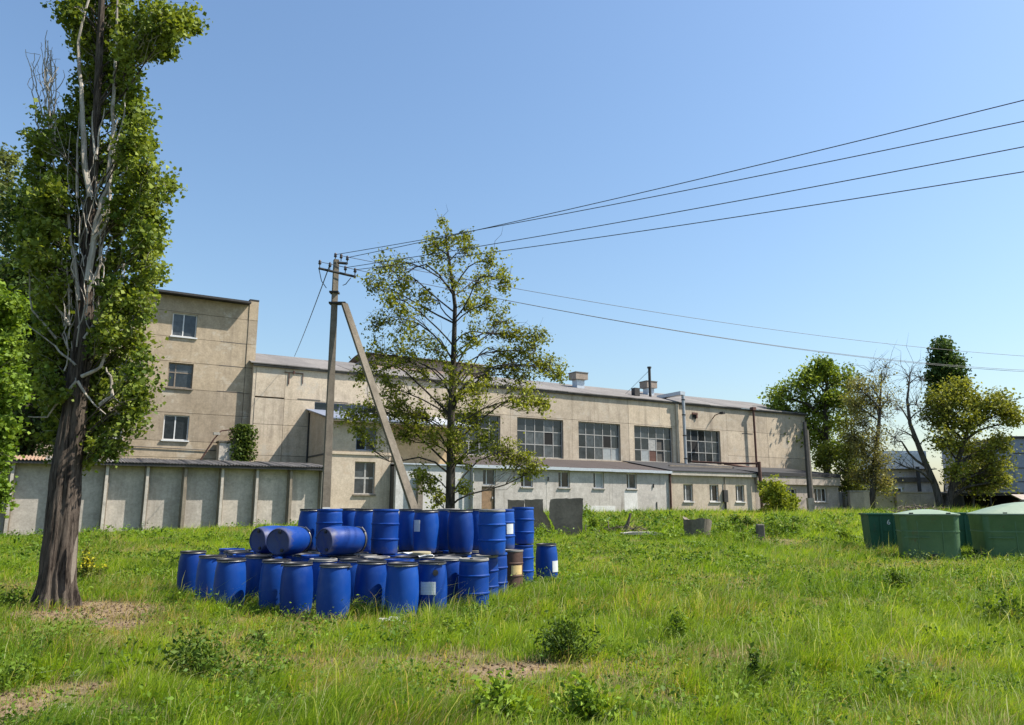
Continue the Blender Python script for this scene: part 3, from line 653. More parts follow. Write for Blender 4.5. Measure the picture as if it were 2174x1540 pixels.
for py in (622, 645):
    z = (at(712, py, PY)-pb).z; cx = top_l*(z/top_l.z)
    MB().box(-.14, .12+(.22 if py > 640 else 0), -.12, .11, z-.02, z+.03).build('clamp_band', 'darkmetal', UP).location = (cx.x, cx.y, 0)
ca_l = at(677, 570, PY-.35)-pb; ca_r = at(755, 588, PY-.75)-pb
arm = MB().tube([ca_l, ca_r], .036, 4).build('crossarm', 'darkmetal', UP)
br1 = at(718, 558, PY-.1)-pb; br2 = at(737, 560, PY-.35)-pb
MB().tube([br1, br2], .04, 4).build('top_bracket', 'darkmetal', UP)
INS = {}
def insul(key, p):
    m = MB(); m.tube([p, p+Vector((0, 0, .1))], .014, 6); o = m.build('insulator_pin', 'darkmetal', UP)
    q = MB().lathe([(.03, .0), (.05, .03), (.035, .06), (.045, .09), (.025, .13)], 10)
    i = q.build('insulator', 'porcelain', UP, True); i.location = p+Vector((0, 0, .08)); INS[key] = pb+p+Vector((0, 0, .16))
for i, t in enumerate((.02, .3, .72, .98)): insul('a%d' % i, ca_l.lerp(ca_r, t)+Vector((0, 0, .04)))
insul('t0', br2+Vector((0, 0, .02))); insul('t1', top_l+Vector((-.03, 0, .0))); insul('t2', br1+Vector((.08, 0, .05)))
for k, (p_, q_) in enumerate((((ca_l), at(693, 612, PY)-pb), (at(745, 590, PY-.6)-pb, at(728, 606, PY)-pb))):
    mid = (Vector(p_)+Vector(q_))/2+Vector((-.03, 0, -.08)); MB().tube([p_, mid, q_], .012, 5).build('jumper_lead', 'wire', UP)

def wire_obj(pts, r, label, group=None):
    p0 = Vector(pts[0]); o = MB().tube([Vector(p)-p0 for p in pts], r, 5).build('overhead_wire', 'wire'); o.location = p0
    return tag(o, label, 'wire', group)
def span(S, E, sag, n=40):
    S, E = Vector(S), Vector(E)
    return [S.lerp(E, i/n)-Vector((0, 0, 4*sag*(i/n)*(1-i/n))) for i in range(n+1)]
dirn = Vector((.815, -.58, 0))
for key, y_r, lab in (('t0', 213, 'topmost of the four power lines rising to the right'), ('t1', 258, 'second from top of the four power lines rising to the right'),
                      ('a2', 312, 'third from top of the four power lines rising to the right'), ('a3', 365, 'lowest of the four power lines rising to the right')):
    S = INS[key]; L_ = 40; sag = .5
    r = at(2174, y_r, 1.0); k = r.x                                   # X/Y of the picture's right edge at that height
    t = (k*S.y-S.x)/(dirn.x-k*dirn.y); Yq = S.y+dirn.y*t; zq = EYE+(r.z-EYE)*Yq
    f = t/L_; ze = S.z+(zq+4*sag*f*(1-f)-S.z)/f
    wire_obj(span(S, S+dirn*L_+Vector((0, 0, ze-S.z)), sag), .0095, lab, 'power lines from the utility pole')
for key, y_r, dx, lab in (('t2', 739, 0, 'topmost of the three thin lines sagging to the right behind the oak'), ('a1', 764, .0, 'middle of the three thin lines sagging to the right behind the oak'), ('a0', 770, .3, 'lowest of the three thin lines sagging to the right behind the oak')):
    S = INS[key]; e = at(2174, y_r, 34); E = S+(e-S)*1.35
    E.z = e.z+.25; wire_obj(span(S, E, .75 if key == 't2' else .95, 50), .009, lab, 'thin lines from the utility pole')
hx = at(625, 757, 1.0); n_ = Vector((sa, -ca, 0)); kk = -51.6/(hx.x*n_.x+hx.y*n_.y)
E_ = Vector((hx.x*kk, hx.y*kk, EYE+(hx.z-EYE)*kk))
wire_obj(span(INS['a1'], E_, .12, 20), .016, 'service cable slanting from the utility pole down to the hall roof')
S_ = at(2125, 853, 66); wire_obj(span(S_, at(2260, 815, 60), .2, 12), .03, 'short cable running from the yellowish tree to the right edge')

# ------------------------------------------------------------------ barrels
BH = .93
def prof_open(R_=.29):                          # wide-mouth drum, belly bulging below a straight neck
    return [(.02, .018), (R_*.80, .018), (R_*.83, 0), (R_*.88, .01), (R_*.92, .05), (R_*.968, .14), (R_*1.005, .30), (R_*1.02, .44), (R_, .56), (R_*.975, .69), (R_*.935, .78), (R_*.885, .85), (R_*.87, .868), (R_*.87, .885)]
def prof_ribbed(R_=.29):
    z = [(.02, .018), (R_*.82, .018), (R_*.86, 0), (R_*.93, .008), (R_*.965, .04)]
    for c in (.30, .62): z += [(R_*.985, c-.04), (R_*.99, c-.022), (R_*1.035, c-.012), (R_*1.04, c+.008), (R_*.99, c+.02), (R_*.98, c+.05)]
    return z+[(R_*.97, .80), (R_*.95, .855), (R_*.93, .865), (R_*.935, .885)]
MESH = {}
def meshdata(key, mbuild, m, ang=38):
    if key not in MESH:
        o = mbuild().build(key, m); autosmooth(o, ang); MESH[key] = o.data; bpy.data.objects.remove(o)
    return MESH[key]
def child(name, me, parent, loc=(0, 0, 0), rot=(0, 0, 0)):
    o = bpy.data.objects.new(name, me); link(o, parent); o.location = loc; o.rotation_euler = rot; return o
def bung_mb(): return MB().lathe([(.034, 0), (.034, .022), (.02, .026)], 12)
def sticker_mb(r, z0, z1, a0, a1):
    m = MB(); k = 8
    for i in range(k+1):
        a = a0+(a1-a0)*i/k
        for (rr, z) in ((r, z0), (r, z1), (r-.012, z1), (r-.012, z0)): m.v.append((rr*math.cos(a), rr*math.sin(a), z))
    for i in range(k):
        b = i*4
        for j in range(4): m.f.append((b+j, b+4+j, b+4+(j+1) % 4, b+(j+1) % 4))
    m.f += [(0, 1, 2, 3), (k*4+3, k*4+2, k*4+1, k*4)]
    return m
BARRELS = []
def barrel(kind, loc, label, rot=None, lid='lid', sticker=None, scale=1.0, group='barrels in the two tier stack', hole=False):
    o = empty('barrel', loc, 0, label, 'barrel', group); o.rotation_euler = rot or (R(rnd.uniform(-.9, .9)), R(rnd.uniform(-.9, .9)), rnd.uniform(0, 6.28))
    if scale != 1: o.scale = (scale, scale, 1.0)
    if kind == 'open':
        child('body', meshdata('drum_body', lambda: MB().lathe(prof_open(), 44), 'blue'), o)
        child('clamp_ring', meshdata('drum_ring', lambda: MB().lathe([(.255, .880), (.270, .882), (.274, .890), (.270, .899), (.255, .900)], 44, cap=False), 'ring'), o)
        child('lid', meshdata('drum_'+lid, lambda: MB().lathe([(.258, .88), (.268, .895), (.268, .926), (.258, .932), (.235, .93), (.225, .912), (.02, .910)], 44), lid), o)
        lv = child('clamp_lever', meshdata('drum_lever', lambda: MB().box(-.07, .07, .274, .29, .877, .9), 'ring'), o)
    elif kind == 'ribbed':
        child('body', meshdata('ribbed_body', lambda: MB().lathe(prof_ribbed(), 44), 'blue', 25), o)
        child('lid', meshdata('ribbed_'+lid, lambda: MB().lathe([(.272, .882), (.286, .888), (.288, .915), (.28, .932), (.26, .93), (.25, .905), (.02, .903)], 44), lid if lid != 'lid' else 'blue'), o)
        for bx_ in (-.17, .17): child('bung', meshdata('bung', bung_mb, 'lid'), o, (bx_, 0, .9))
    elif kind == 'steel':
        child('body', meshdata('steel_body', lambda: MB().lathe([(.02, .02), (.262, .02), (.268, 0), (.274, .02), (.268, .05), (.268, .29), (.28, .30), (.28, .315), (.268, .325), (.268, .58), (.28, .59), (.28, .605), (.268, .615), (.268, .86)], 36), 'brownsteel', 25), o)
        child('lid', meshdata('steel_lid', lambda: MB().lathe([(.27, .86), (.278, .868), (.278, .9), (.262, .905), (.25, .885), (.02, .88)], 36), 'lidgrey', 25), o)
    if sticker:
        z0, z1, ang, half, m = sticker; rr = .2995 if kind == 'open' else .291 if kind == 'ribbed' else .274
        base = sticker_mb(rr, z0, z1, -half, half).build('label_sheet', m, o)
        base.rotation_euler = (0, 0, ang-o.rotation_euler.z) if rot is None else (0, 0, ang)
    if hole:
        h = child('spout_hole', meshdata('hole', lambda: MB().lathe([(.05, 0), (.055, .012), (.03, .014)], 14), 'lid'), o)
        h.location = (.278*math.cos(hole-o.rotation_euler.z), .278*math.sin(hole-o.rotation_euler.z), .74); h.rotation_euler = (R(90), 0, hole-o.rotation_euler.z+R(90))
    return o
def bx(px, Y): return (px-1087)/1600*Y/math.cos(PITCH)*math.cos(PITCH)*1.0
low = [  # px of the axis, distance, kind, lid, sticker, label
 (409, 16.2, 'open', 'lid', None, 'blue barrel at the far left end of the lower tier'),
 (451, 15.2, 'open', 'lid', None, 'second blue barrel from the left end of the lower tier'),
 (491, 14.3, 'open', 'lid', None, 'third blue barrel from the left in the lower tier, bright shoulder'),
 (547, 15.15, 'open', 'lid', None, 'narrow glimpse of blue barrel set back beneath the leftmost lying barrel'),
 (587, 14.1, 'open', 'lid', None, 'blue barrel standing in front of the leftmost two lying barrels, left one'),
 (633, 13.6, 'open', 'lid', None, 'blue barrel standing in front of the middle lying barrel, right one'),
 (710, 13.0, 'open', 'lid', None, 'frontmost blue barrel below the right lying barrel'),
 (788, 13.5, 'open', 'lid', None, 'front row blue barrel two left of the one with the white label'),
 (855, 13.1, 'open', 'lid', None, 'front row blue barrel just left of the one with the white label'),
 (919, 13.55, 'open', 'lid', (.36, .58, R(-101), R(30), 'labelwhite'), 'front row blue barrel with large white label and dark spout hole'),
 (952, 14.55, 'open', 'lidgrey', None, 'blue barrel set back between the white labelled barrel and the ribbed front barrel'),
 (1007, 14.1, 'ribbed', 'lidgrey', None, 'ribbed blue barrel with grey lid at the front right corner of the lower tier'),
 (1030, 15.6, 'ribbed', 'lidgrey', None, 'ribbed blue barrel just behind the front right corner barrel, lower tier'),
 (1049, 16.3, 'ribbed', 'lid', None, 'ribbed blue barrel beside the brown drum on its near side'),
 (1086, 17.7, 'steel', 'lidgrey', (.34, .55, R(-60), R(32), 'labelyellow'), 'brown steel drum with a yellow label on the right side of the stack'),
 (1109, 18.7, 'ribbed', 'lid', None, 'blue barrel beneath the rightmost upper barrel, beside the brown drum'),
 (1161, 19.4, 'open', 'lid', (.22, .5, R(-38), R(24), 'labelwhite'), 'lone blue barrel with a white label standing apart at the right of the stack'),
]
BS = 1.055
LOWPOS = []
for px, Y, k, ld, stk, lab in low:
    Y *= BS; x = at(px, 1200, Y).x; LOWPOS.append((x, Y))
    barrel(k, (x, Y, gzf(x, Y)+.005), lab, None, ld, stk, .94 if 'spout' in lab else 1.0, hole=R(-72) if 'spout' in lab else False)
up = [
 (658, 17.1, 'open', 'blue', None, 'upper tier blue barrel at the left end of the upper row'),
 (699, 16.6, 'ribbed', 'lid', None, 'upper tier blue barrel with pale spot, second from the left end'),
 (744, 17.35, 'open', 'lid', None, 'upper tier blue barrel third from the left, set back'),
 (778, 16.75, 'open', 'blue', None, 'shaded upper tier blue barrel just left of the tall ribbed one'),
 (817, 15.75, 'ribbed', 'lid', None, 'upper tier ribbed blue barrel beside the right lying barrel'),
 (871, 17.0, 'open', 'lid', None, 'upper tier blue barrel just right of the tall ribbed one, set back'),
 (905, 16.3, 'open', 'lid', (.47, .72, R(-128), R(17), 'labelwhite'), 'upper tier blue barrel with small pale label at its left side'),
 (953, 17.2, 'open', 'lidgrey', None, 'shaded upper tier blue barrel behind the gap in the middle'),
 (978, 16.45, 'open', 'lid', None, 'upper tier bulging blue barrel second from the near right end'),
 (1045, 15.5, 'ribbed', 'lidgrey', None, 'upper tier ribbed blue barrel with grey lid nearest the right end'),
 (1014, 17.2, 'open', 'lid', None, 'upper tier blue barrel in the dark gap beside the ribbed grey lidded one'),
 (1068, 17.6, 'ribbed', 'lid', (.35, .585, R(-50), R(20), 'labelwhite'), 'upper tier blue barrel with white label at its right side'),
 (1110, 19.0, 'ribbed', 'blue', None, 'rightmost upper tier blue barrel in front of the leaning slabs'),
]
UPPOS = []
for px, Y, k, ld, stk, lab in up:
    Y *= BS; x = at(px, 1125, Y).x; UPPOS.append((x, Y)); barrel(k, (x, Y, gzf(x, Y)+.012+BH), lab, None, ld if not (k == 'open' and ld == 'blue') else 'lid', stk)
lying = [(573, 1150, 15.9, -122, 'open', 'leftmost of the three barrels lying on top of the stack'), (608, 1154, 14.85, -102, 'open', 'middle of the three barrels lying on top of the stack'), (716, 1152, 15.0, -127, 'open', 'rightmost of the three barrels lying on top of the stack, bright highlight')]
LYPOS = []
for px, py, Y, ang, k, lab in lying:
    e = Vector((math.cos(R(ang)), math.sin(R(ang)), 0))                 # towards the end we see: the barrel's bottom
    Y *= BS; c = Vector((at(px, 1150, Y).x, Y, gzf(0, Y)+BH+.30)); LYPOS.append((c, e))
    q = (-e).to_track_quat('Z', 'Y') @ Matrix.Rotation(R(40), 3, 'Z').to_quaternion()
    o = barrel(k, c+e*.35, lab, q.to_euler(), 'lid', None)
    for a in (60, 200): child('bung', meshdata('bung', bung_mb, 'white'), o, (.19*math.cos(R(a)), .19*math.sin(R(a)), .012), (math.pi, 0, 0))
# the barrels filling the lower tier, of which only lids and shoulders show
poly = [(-7.0, 16.9), (-6.4, 16.0), (-5.5, 14.9), (-4.3, 14.2), (-1.5, 13.9), (-.95, 15.0), (-.7, 16.3), (-.2, 17.4), (.0, 18.4), (-.2, 18.9), (-1.2, 18.4), (-5.0, 18.0), (-6.6, 17.4)]
poly = [(x*1.026, y*BS) for x, y in poly]
def inside(x, y):
    c = False
    for (x1, y1), (x2, y2) in zip(poly, poly[1:]+poly[:1]):
        if (y1 > y) != (y2 > y) and x < (x2-x1)*(y-y1)/(y2-y1)+x1: c = not c
    return c
fill = []; j = 0; y = 14.2
while y < 20.6:
    x = -7.5+(j % 2)*.315
    while x < .6:
        xx, yy = x+rnd.uniform(-.012, .012), y+rnd.uniform(-.012, .012)
        if inside(xx, yy) and all(math.hypot(xx-a, yy-b) > .59 for a, b in LOWPOS+fill): fill.append((xx, yy))
        x += .63
    y += .56; j += 1
HIDE = {i for i, (x, y) in enumerate(fill) if (y > 18.5 and not (-.5 < x < 0)) or math.hypot(x+3.73, y-17.57) < .2 or math.hypot(x+5.3, y-18.11) < .2}     # wholly hidden behind the others
FILL_LABEL = {}
for fx, fy, lab in ((-2.14, 14.76, 'blue barrel showing through the gap two left of the white labelled barrel'), (-4.03, 15.87, 'blue barrel shoulder showing under the front of the middle lying barrel'), (-3.72, 15.32, 'blue barrel peeping out left of the frontmost lower tier barrel'), (-3.09, 15.32, 'blue barrel peeping out right of the frontmost lower tier barrel'),
                    (-2.13, 15.87, 'blue barrel next to the loose tan cover'), (-5.61, 16.44, 'blue barrel lid left of the lying barrels, nearest to them'), (-5.93, 16.99, 'blue barrel lid behind the second barrel from the left end'), (-6.24, 17.55, 'blue barrel lid behind the leftmost barrel of the lower tier'), (-6.55, 18.12, 'blue barrel at the rear left corner of the lower tier'), (-1.2, 16.44, 'blue barrel under the bulging upper barrel with its front edge showing'), (-1.19, 17.57, 'blue barrel edge in the dark gap left of the ribbed grey lidded upper barrel')):
    FILL_LABEL[min(range(len(fill)), key=lambda i: math.hypot(fill[i][0]-fx, fill[i][1]-fy))] = lab
for i, (x, y) in enumerate(fill):
    if i in HIDE: continue
    barrel('open' if i % 4 else 'ribbed', (x, y, gzf(x, y)+.005), FILL_LABEL.get(i, 'blue barrel packed inside the lower tier, only its %s lid edge showing' % ('dusty grey' if i % 5 == 1 else 'black')), None, ('lid', 'lidgrey', 'lid', 'lid', 'lid')[i % 5], None, group='barrels packed inside the lower tier')
tl = MB().lathe([(.20, 0), (.215, .01), (.215, .05), (.2, .06), (.02, .055)], 32).build('loose_cover', 'lidtan'); autosmooth(tl)
p_ = at(893, 1168, 15.8); tl.location = (p_.x, 15.8, .95); tag(tl, 'loose tan barrel lid lying on the lower tier beside the upper barrels', 'lid')
for px, Y, lab in ((862, 15.4, 'white scrap of plastic lying on the lids left of the tan lid'), (905, 14.7, 'white scrap of plastic lying on the lids behind the white labelled barrel')):
    m = MB(); 
    for i in range(4):
        for k in range(4): m.v.append(((i-1.5)*.09+rnd.uniform(-.02, .02), (k-1.5)*.07, .012+rnd.uniform(0, .06)))
    for i in range(3):
        for k in range(3): m.f.append((i*4+k, i*4+k+1, i*4+k+5, i*4+k+4))
    o = m.build('plastic_scrap', 'white'); o.location = (at(px, 1175, Y).x, Y, .945); tag(o, lab, 'scrap')
    sd = o.modifiers.new('s', 'SOLIDIFY'); sd.thickness = .012

# ------------------------------------------------------------------ green bins
def rrect(w, d, r, k=6):
    pts = []
    for cx, cy, a0 in ((w/2-r, d/2-r, 0), (-w/2+r, d/2-r, 90), (-w/2+r, -d/2+r, 180), (w/2-r, -d/2+r, 270)):
        for i in range(k+1):
            a = R(a0+90*i/k); pts.append((cx+r*math.cos(a), cy+r*math.sin(a)))
    return pts
def loft(rings):
    m = MB(); n = len(rings[0][0])
    for pts, z in rings: m.v += [(x, y, z) for x, y in pts]
    for i in range(len(rings)-1):
        for j in range(n): m.f.append((i*n+j, i*n+(j+1) % n, (i+1)*n+(j+1) % n, (i+1)*n+j))
    m.f.append(tuple(range(n))[::-1]); m.f.append(tuple((len(rings)-1)*n+j for j in range(n)))
    return m
def skip(name, loc, rz, w, d, h, label, rad=.42, dome=.22, bm='bingreen', lm='binlid'):
    o = empty(name, loc, rz, label, 'bin', 'green bins on the grass')
    autosmooth(loft([(rrect(w-.13, d-.13, rad), .0), (rrect(w-.11, d-.11, rad), .06), (rrect(w-.02, d-.02, rad), h-.05), (rrect(w, d, rad), h-.04), (rrect(w, d, rad), h)]).build('body', bm, o), 50)
    rg = []
    for t in (0, .15, .35, .6, .8, .93):
        rg.append((rrect((w+.08)*(1-t), (d+.08)*(1-t), max(.02, (rad+.03)*(1-t))), h+.006+(.03 if t > 0 else 0)+dome*math.sin(t*math.pi/2)))
    rg.insert(0, (rrect(w+.08, d+.08, rad+.03), h+.005)); rg[1] = (rg[1][0], h+.045)
    autosmooth(loft(rg).build('lid', lm, o), 50)
    MB().tube([(-w/2+.1, -d/2-.0, h*.5), (-w/2+.5, -d/2-.04, h*.5), (-w/2+.9, -d/2-.0, h*.5)], .015, 6).build('grab_rail', bm, o)
    rb = rrect(w+.05-.07, d+.05-.07, rad+.02); n_ = len(rb); mm = MB()
    for (zz, gr) in ((h*.62, 0), (h*.62+.05, .004)):
        for (x, y) in rb: mm.v.append((x, y, zz))
    for j in range(n_): mm.f.append((j, (j+1) % n_, n_+(j+1) % n_, n_+j))
    ob_ = mm.build('weld_band', bm, o); sd_ = ob_.modifiers.new('s', 'SOLIDIFY'); sd_.thickness = .03
    for x in (-w*.22, w*.18): MB().box(x-.012, x+.012, -d/2+.015, -d/2+.06, .1, h-.06).build('seam', bm, o)
    MB().box(-.12, .12, -d/2-.03, -d/2+.05, .08, .2).build('lifting_lug', 'darkmetal', o)
    for x in (-w*.3, w*.3): MB().box(x-.06, x+.06, -d/2-.02, -d/2+.08, h+.01, h+.09).build('hinge', 'darkmetal', o)
    return o
def gp(px, Y): 
    x = at(px, 1085, Y).x; return Vector((x, Y, gzf(x, Y)-.01))
skip('waste_bin', gp(1964, 27.6), R(-17), 1.95, 1.4, 1.52, 'rounded green bin with pale domed lid standing left of the largest bin', .36, .17)
skip('waste_bin', gp(2184, 27.2), R(-15), 3.5, 1.9, 1.55, 'largest faded green bin with high domed lid cut by the right edge', .3, .42)
def flatbin(loc, rz, w, d, h, label, mark=None):
    o = empty('waste_bin', loc, rz, label, 'bin', 'green bins on the grass')
    MB().hexa([(-w/2+.06, -d/2+.06, 0), (w/2-.06, -d/2+.06, 0), (w/2-.06, d/2-.06, 0), (-w/2+.06, d/2-.06, 0), (-w/2, -d/2, h), (w/2, -d/2, h), (w/2, d/2, h), (-w/2, d/2, h)]).build('body', 'bindark', o)
    MB().box(-w/2-.06, w/2+.06, -d/2-.06, d/2+.06, h+.002, h+.07).build('rim', 'bindark', o)
    for x in (-w*.17, w*.17): MB().box(x-.035, x+.035, -d/2-.02, -d/2+.1, .12, h-.05).build('rib', 'bindark', o)
    MB().box(-w/2+.05, w/2-.05, -d/2-.0, -d/2+.1, h*.55, h*.55+.05).build('cross_rib', 'bindark', o)
    if mark:
        cu = bpy.data.curves.new('digit', 'FONT'); cu.body = mark; cu.size = .27; cu.extrude = .004; cu.align_x = 'CENTER'; cu.materials.append(M['white'])
        tmp = link(bpy.data.objects.new('painted_digit', cu)); bpy.context.view_layer.update(); me6 = bpy.data.meshes.new_from_object(tmp.evaluated_get(bpy.context.evaluated_depsgraph_get())); bpy.data.objects.remove(tmp)
        t = link(bpy.data.objects.new('painted_digit', me6), o); t.location = (.05, -d/2-.012, h-.36); t.rotation_euler = (R(90), 0, 0)
    return o
flatbin(gp(1872, 31.0), R(-12), 1.35, 1.3, 1.35, 'dark green box bin with a white digit 6 left of the rounded bin', '6')
flatbin(gp(2047, 31.3), R(-12), 1.3, 1.3, 1.36, 'dark green box bin glimpsed between the two domed bins')
# brushwood lying on the rear bin
m = MB(); base = gp(1935, 31.4)
for i in range(70):
    p = Vector((rnd.uniform(-.7, .9), rnd.uniform(-.4, .4), rnd.uniform(.0, .25))); d = Vector((rnd.uniform(-1, 1), rnd.uniform(-.6, .6), rnd.uniform(-.15, .25))).normalized()*rnd.uniform(.25, .6)
    m.tube([p, p+d*.5+Vector((0, 0, .04)), p+d], [.018, .012, .005], 4)
o = m.build('brushwood_heap', 'debris'); o.location = (base.x, base.y, base.z+1.42); tag(o, 'heap of dead brushwood on the bins behind the rounded green bin', 'brushwood', kind='stuff')

# ------------------------------------------------------------------ slabs, stump and rubbish
def extrude_poly(pts, th, name, m, parent=None):
    n = len(pts); v = [(x, 0, z) for x, z in pts]+[(x, th, z) for x, z in pts]
    f = [tuple(range(n)), tuple(range(2*n-1, n-1, -1))]+[(i+n, (i+1) % n+n, (i+1) % n, i) for i in range(n)]
    return mk(name, v, f, m, parent)
def slab(px0, Y, pts, tilt, rz, label):
    q = []
    for (x1, z1), (x2, z2) in zip(pts, pts[1:]+pts[:1]):
        for i in range(5): t = i/5; q.append((x1+(x2-x1)*t+rnd.uniform(-.018, .018), z1+(z2-z1)*t+rnd.uniform(-.02, .02)))
    pts = q
    x = at(px0, 1100, Y).x; o = extrude_poly(pts, .12, 'concrete_slab', 'slab'); o.location = (x, Y, gzf(x, Y)-.08); o.rotation_euler = (R(tilt), 0, R(rz)); tag(o, label, 'slab', 'broken slabs propped behind the barrels')
slab(1077, 37.8, [(0, 0), (.84, 0), (.83, 1.0), (.86, 1.72), (.04, 1.74), (.02, .8)], -6, 3, 'narrow dark concrete slab at the left of the propped slabs')
slab(1114, 37.3, [(0, 0), (1.25, 0), (1.33, .35), (1.2, .75), (1.02, 1.05), (.9, 1.2), (.9, 1.78), (.0, 1.76), (.02, .9)], -5, 2, 'dark concrete slab with broken right shoulder, middle of the propped slabs')
slab(1163, 36.7, [(.45, 0), (1.62, 0), (1.66, 1.0), (1.72, 1.85), (.9, 1.84), (.12, 1.8), (.05, 1.0), (.2, .72), (.36, .35)], -8, -3, 'largest grey concrete slab with a curved broken corner, at the right of the propped slabs')
# broken concrete ring
g = on_ground(1480, 1139); o_ = MB(); k = 28
for i in range(k):
    a = 2*math.pi*i/k; h = .80+.05*math.sin(a*3+1)+rnd.uniform(-.05, .05)
    for (r, z) in ((.56, -.1), (.62, .3), (.68, h), (.5, h-.05), (.46, -.1)): o_.v.append((r*math.cos(a)*(1+rnd.uniform(-.02, .02)), r*math.sin(a), z))
for i in range(k):
    for j in range(4): o_.f.append((i*5+j, ((i+1) % k)*5+j, ((i+1) % k)*5+j+1, i*5+j+1))
o_ = o_.build('broken_well_ring', 'postgrey'); o_.location = g; o_.rotation_euler = (0, R(5), .5); tag(o_, 'broken dark concrete well ring standing in the weeds', 'well ring')
g = on_ground(1615, 1144); o_ = loft([(rrect(.34, .34, .05), -.1), (rrect(.32, .32, .05), .6), (rrect(.26, .26, .05), .64)]).build('concrete_bollard', 'slab'); o_.location = g; tag(o_, 'short dark concrete stub standing in the weeds right of the well ring', 'bollard')
g = on_ground(1368, 1141); o_ = extrude_poly([(-.95, -.02), (.9, -.05), (.98, .04), (.6, .09), (-.5, .1), (-1.0, .05)], .7, 'fallen_slab', 'palestone'); o_.location = g+Vector((0, 0, .14)); o_.rotation_euler = (0, 0, R(6)); tag(o_, 'pale flat slab lying in the grass left of the well ring', 'slab')
g = on_ground(1325, 1132); m = MB()
for i in range(46):
    p = Vector((rnd.gauss(0, .55), rnd.gauss(0, .3), rnd.uniform(0, .25))); d = Vector((rnd.uniform(-1, 1), rnd.uniform(-1, 1), rnd.uniform(0, .7))).normalized()*rnd.uniform(.3, .8)
    m.tube([p, p+d*.5, p+d], [.025, .018, .006], 4)
m.tube([(.0, 0, .1), (.2, 0, .45), (.35, 0, .95)], [.1, .09, .05], 7)
o_ = m.build('branch_pile', 'debris'); o_.location = g; tag(o_, 'pile of dead branches beside the pale flat slab', 'branch pile')
for px, py, s, lab, mm in ((832, 1322, .34, 'crumpled white plastic sheet in the grass before the barrels', 'white'), (130, 1528, .17, 'pale grey stone half buried at the bottom left corner', 'palestone'), (178, 1533, .12, 'smaller pale stone beside the bottom left corner stone', 'palestone'), (98, 1536, .11, 'pale chip of stone at the bottom left edge', 'palestone'), (158, 1436, .07, 'small pale stone in the grass above the corner stones', 'palestone'), (1495, 1082, .0, '', ''), (1753, 1106, .22, 'pale rubble lump among the far weeds near the bollard', 'palestone'), (1765, 1190, .14, 'small white pebble on the open grass before the bins', 'palestone')):
    if not lab: continue
    g = on_ground(px, py); m = MB(); k = 9; fl = .16 if 'sheet' in lab else .5
    for i in range(5):
        for j in range(k):
            a = 2*math.pi*j/k; rr = s*math.sin(math.pi*(i+.4)/5)*(1+rnd.uniform(-.25, .25)); m.v.append((rr*math.cos(a), rr*math.sin(a)*.6, s*fl*(-math.cos(math.pi*(i+.4)/5))+rnd.uniform(-.02, .02)))
    for i in range(4):
        for j in range(k): m.f.append((i*k+j, i*k+(j+1) % k, (i+1)*k+(j+1) % k, (i+1)*k+j))
    m.f += [tuple(range(k))[::-1], tuple(4*k+j for j in range(k))]
    o_ = m.build('plastic_sheet' if 'sheet' in lab else 'stone', mm); o_.location = g+Vector((0, 0, s*fl*.5)); o_.rotation_euler = (0, 0, rnd.uniform(0, 3)); tag(o_, lab, 'sheet' if 'sheet' in lab else 'stone')
# post by the far annex
g = Vector((at(1722, 1088, 57).x, 57, 0)); g.z = gzf(g.x, g.y)-.1
fp = empty('timber_post', g, 0, 'dark timber post on a concrete stub before the flat roofed annex', 'post')
MB().hexa(prism((0, 0, .9), (.0, 0, 6.9), .26, .26, .20, .20, .3)).build('timber', 'darkmetal', fp); MB().hexa(prism((.2, .05, 0), (.2, .05, 6.3), .14, .14, .12, .12, .3)).build('prop', 'wood', fp)
MB().box(-.22, .22, -.2, .2, 0, 1.2).build('stub', 'annex3', fp)
g = Vector((at(1795, 1085, 70).x, 70, 1.36)); o_ = loft([(rrect(1.0, .8, .1), 0), (rrect(1.1, .9, .1), .35), (rrect(1.2, .95, .1), .4), (rrect(1.1, .9, .1), .5)]).build('dark_crate', 'darkmetal'); o_.location = g; tag(o_, 'dark low crate beside the end of the flat roofed annex', 'crate')
g = Vector((at(1828, 1085, 71).x, 71, 1.36)); gp_ = empty('gate_pillar', g, 0, 'pale yellowish gate pillar between the annex and the first bare tree', 'pillar')
MB().box(-.9, .35, 0, .5, 0, 1.9).build('shaded_side', 'annex2', gp_); MB().box(.352, .9, -.02, .5, 0, 1.95).build('shaft', 'annex2', gp_); MB().box(-.95, .95, -.06, .56, 1.952, 2.05).build('cap', 'shedwall', gp_)

# ------------------------------------------------------------------ trees
def leaves_np(cent, size, cols, up=.5, seed=0, aspect=.75):
    r = np.random.default_rng(seed); n = len(cent)
    nrm = r.normal(size=(n, 3)); nrm[:, 2] += up*1.5; nrm /= np.linalg.norm(nrm, axis=1)[:, None]
    t = r.normal(size=(n, 3)); t -= nrm*(t*nrm).sum(1)[:, None]; t /= np.linalg.norm(t, axis=1)[:, None]
    b = np.cross(nrm, t); s = (size*r.uniform(.45, 1.4, n))[:, None]
    fold = nrm*s*.18
    v = np.empty((n, 4, 3)); v[:, 0] = cent-t*s*.5; v[:, 1] = cent+b*s*.5*aspect+fold; v[:, 2] = cent+t*s*.55; v[:, 3] = cent-b*s*.5*aspect+fold
    q = np.arange(n*4).reshape(n, 4)
    return v.reshape(-1, 3), q, np.repeat(cols, 4, axis=0)
def wobble(p, q, k, amp, r, sagz=0.0):
    p, q = np.array(p, float), np.array(q, float); L = np.linalg.norm(q-p); out = []
    o1 = r.normal(size=3)*amp*L; o2 = r.normal(size=3)*amp*L*.6
    for i in range(k+1):
        t = i/k; w = p+(q-p)*t+o1*math.sin(math.pi*t)+o2*math.sin(2*math.pi*t); w[2] += sagz*L*math.sin(math.pi*t); out.append(w)
    return out
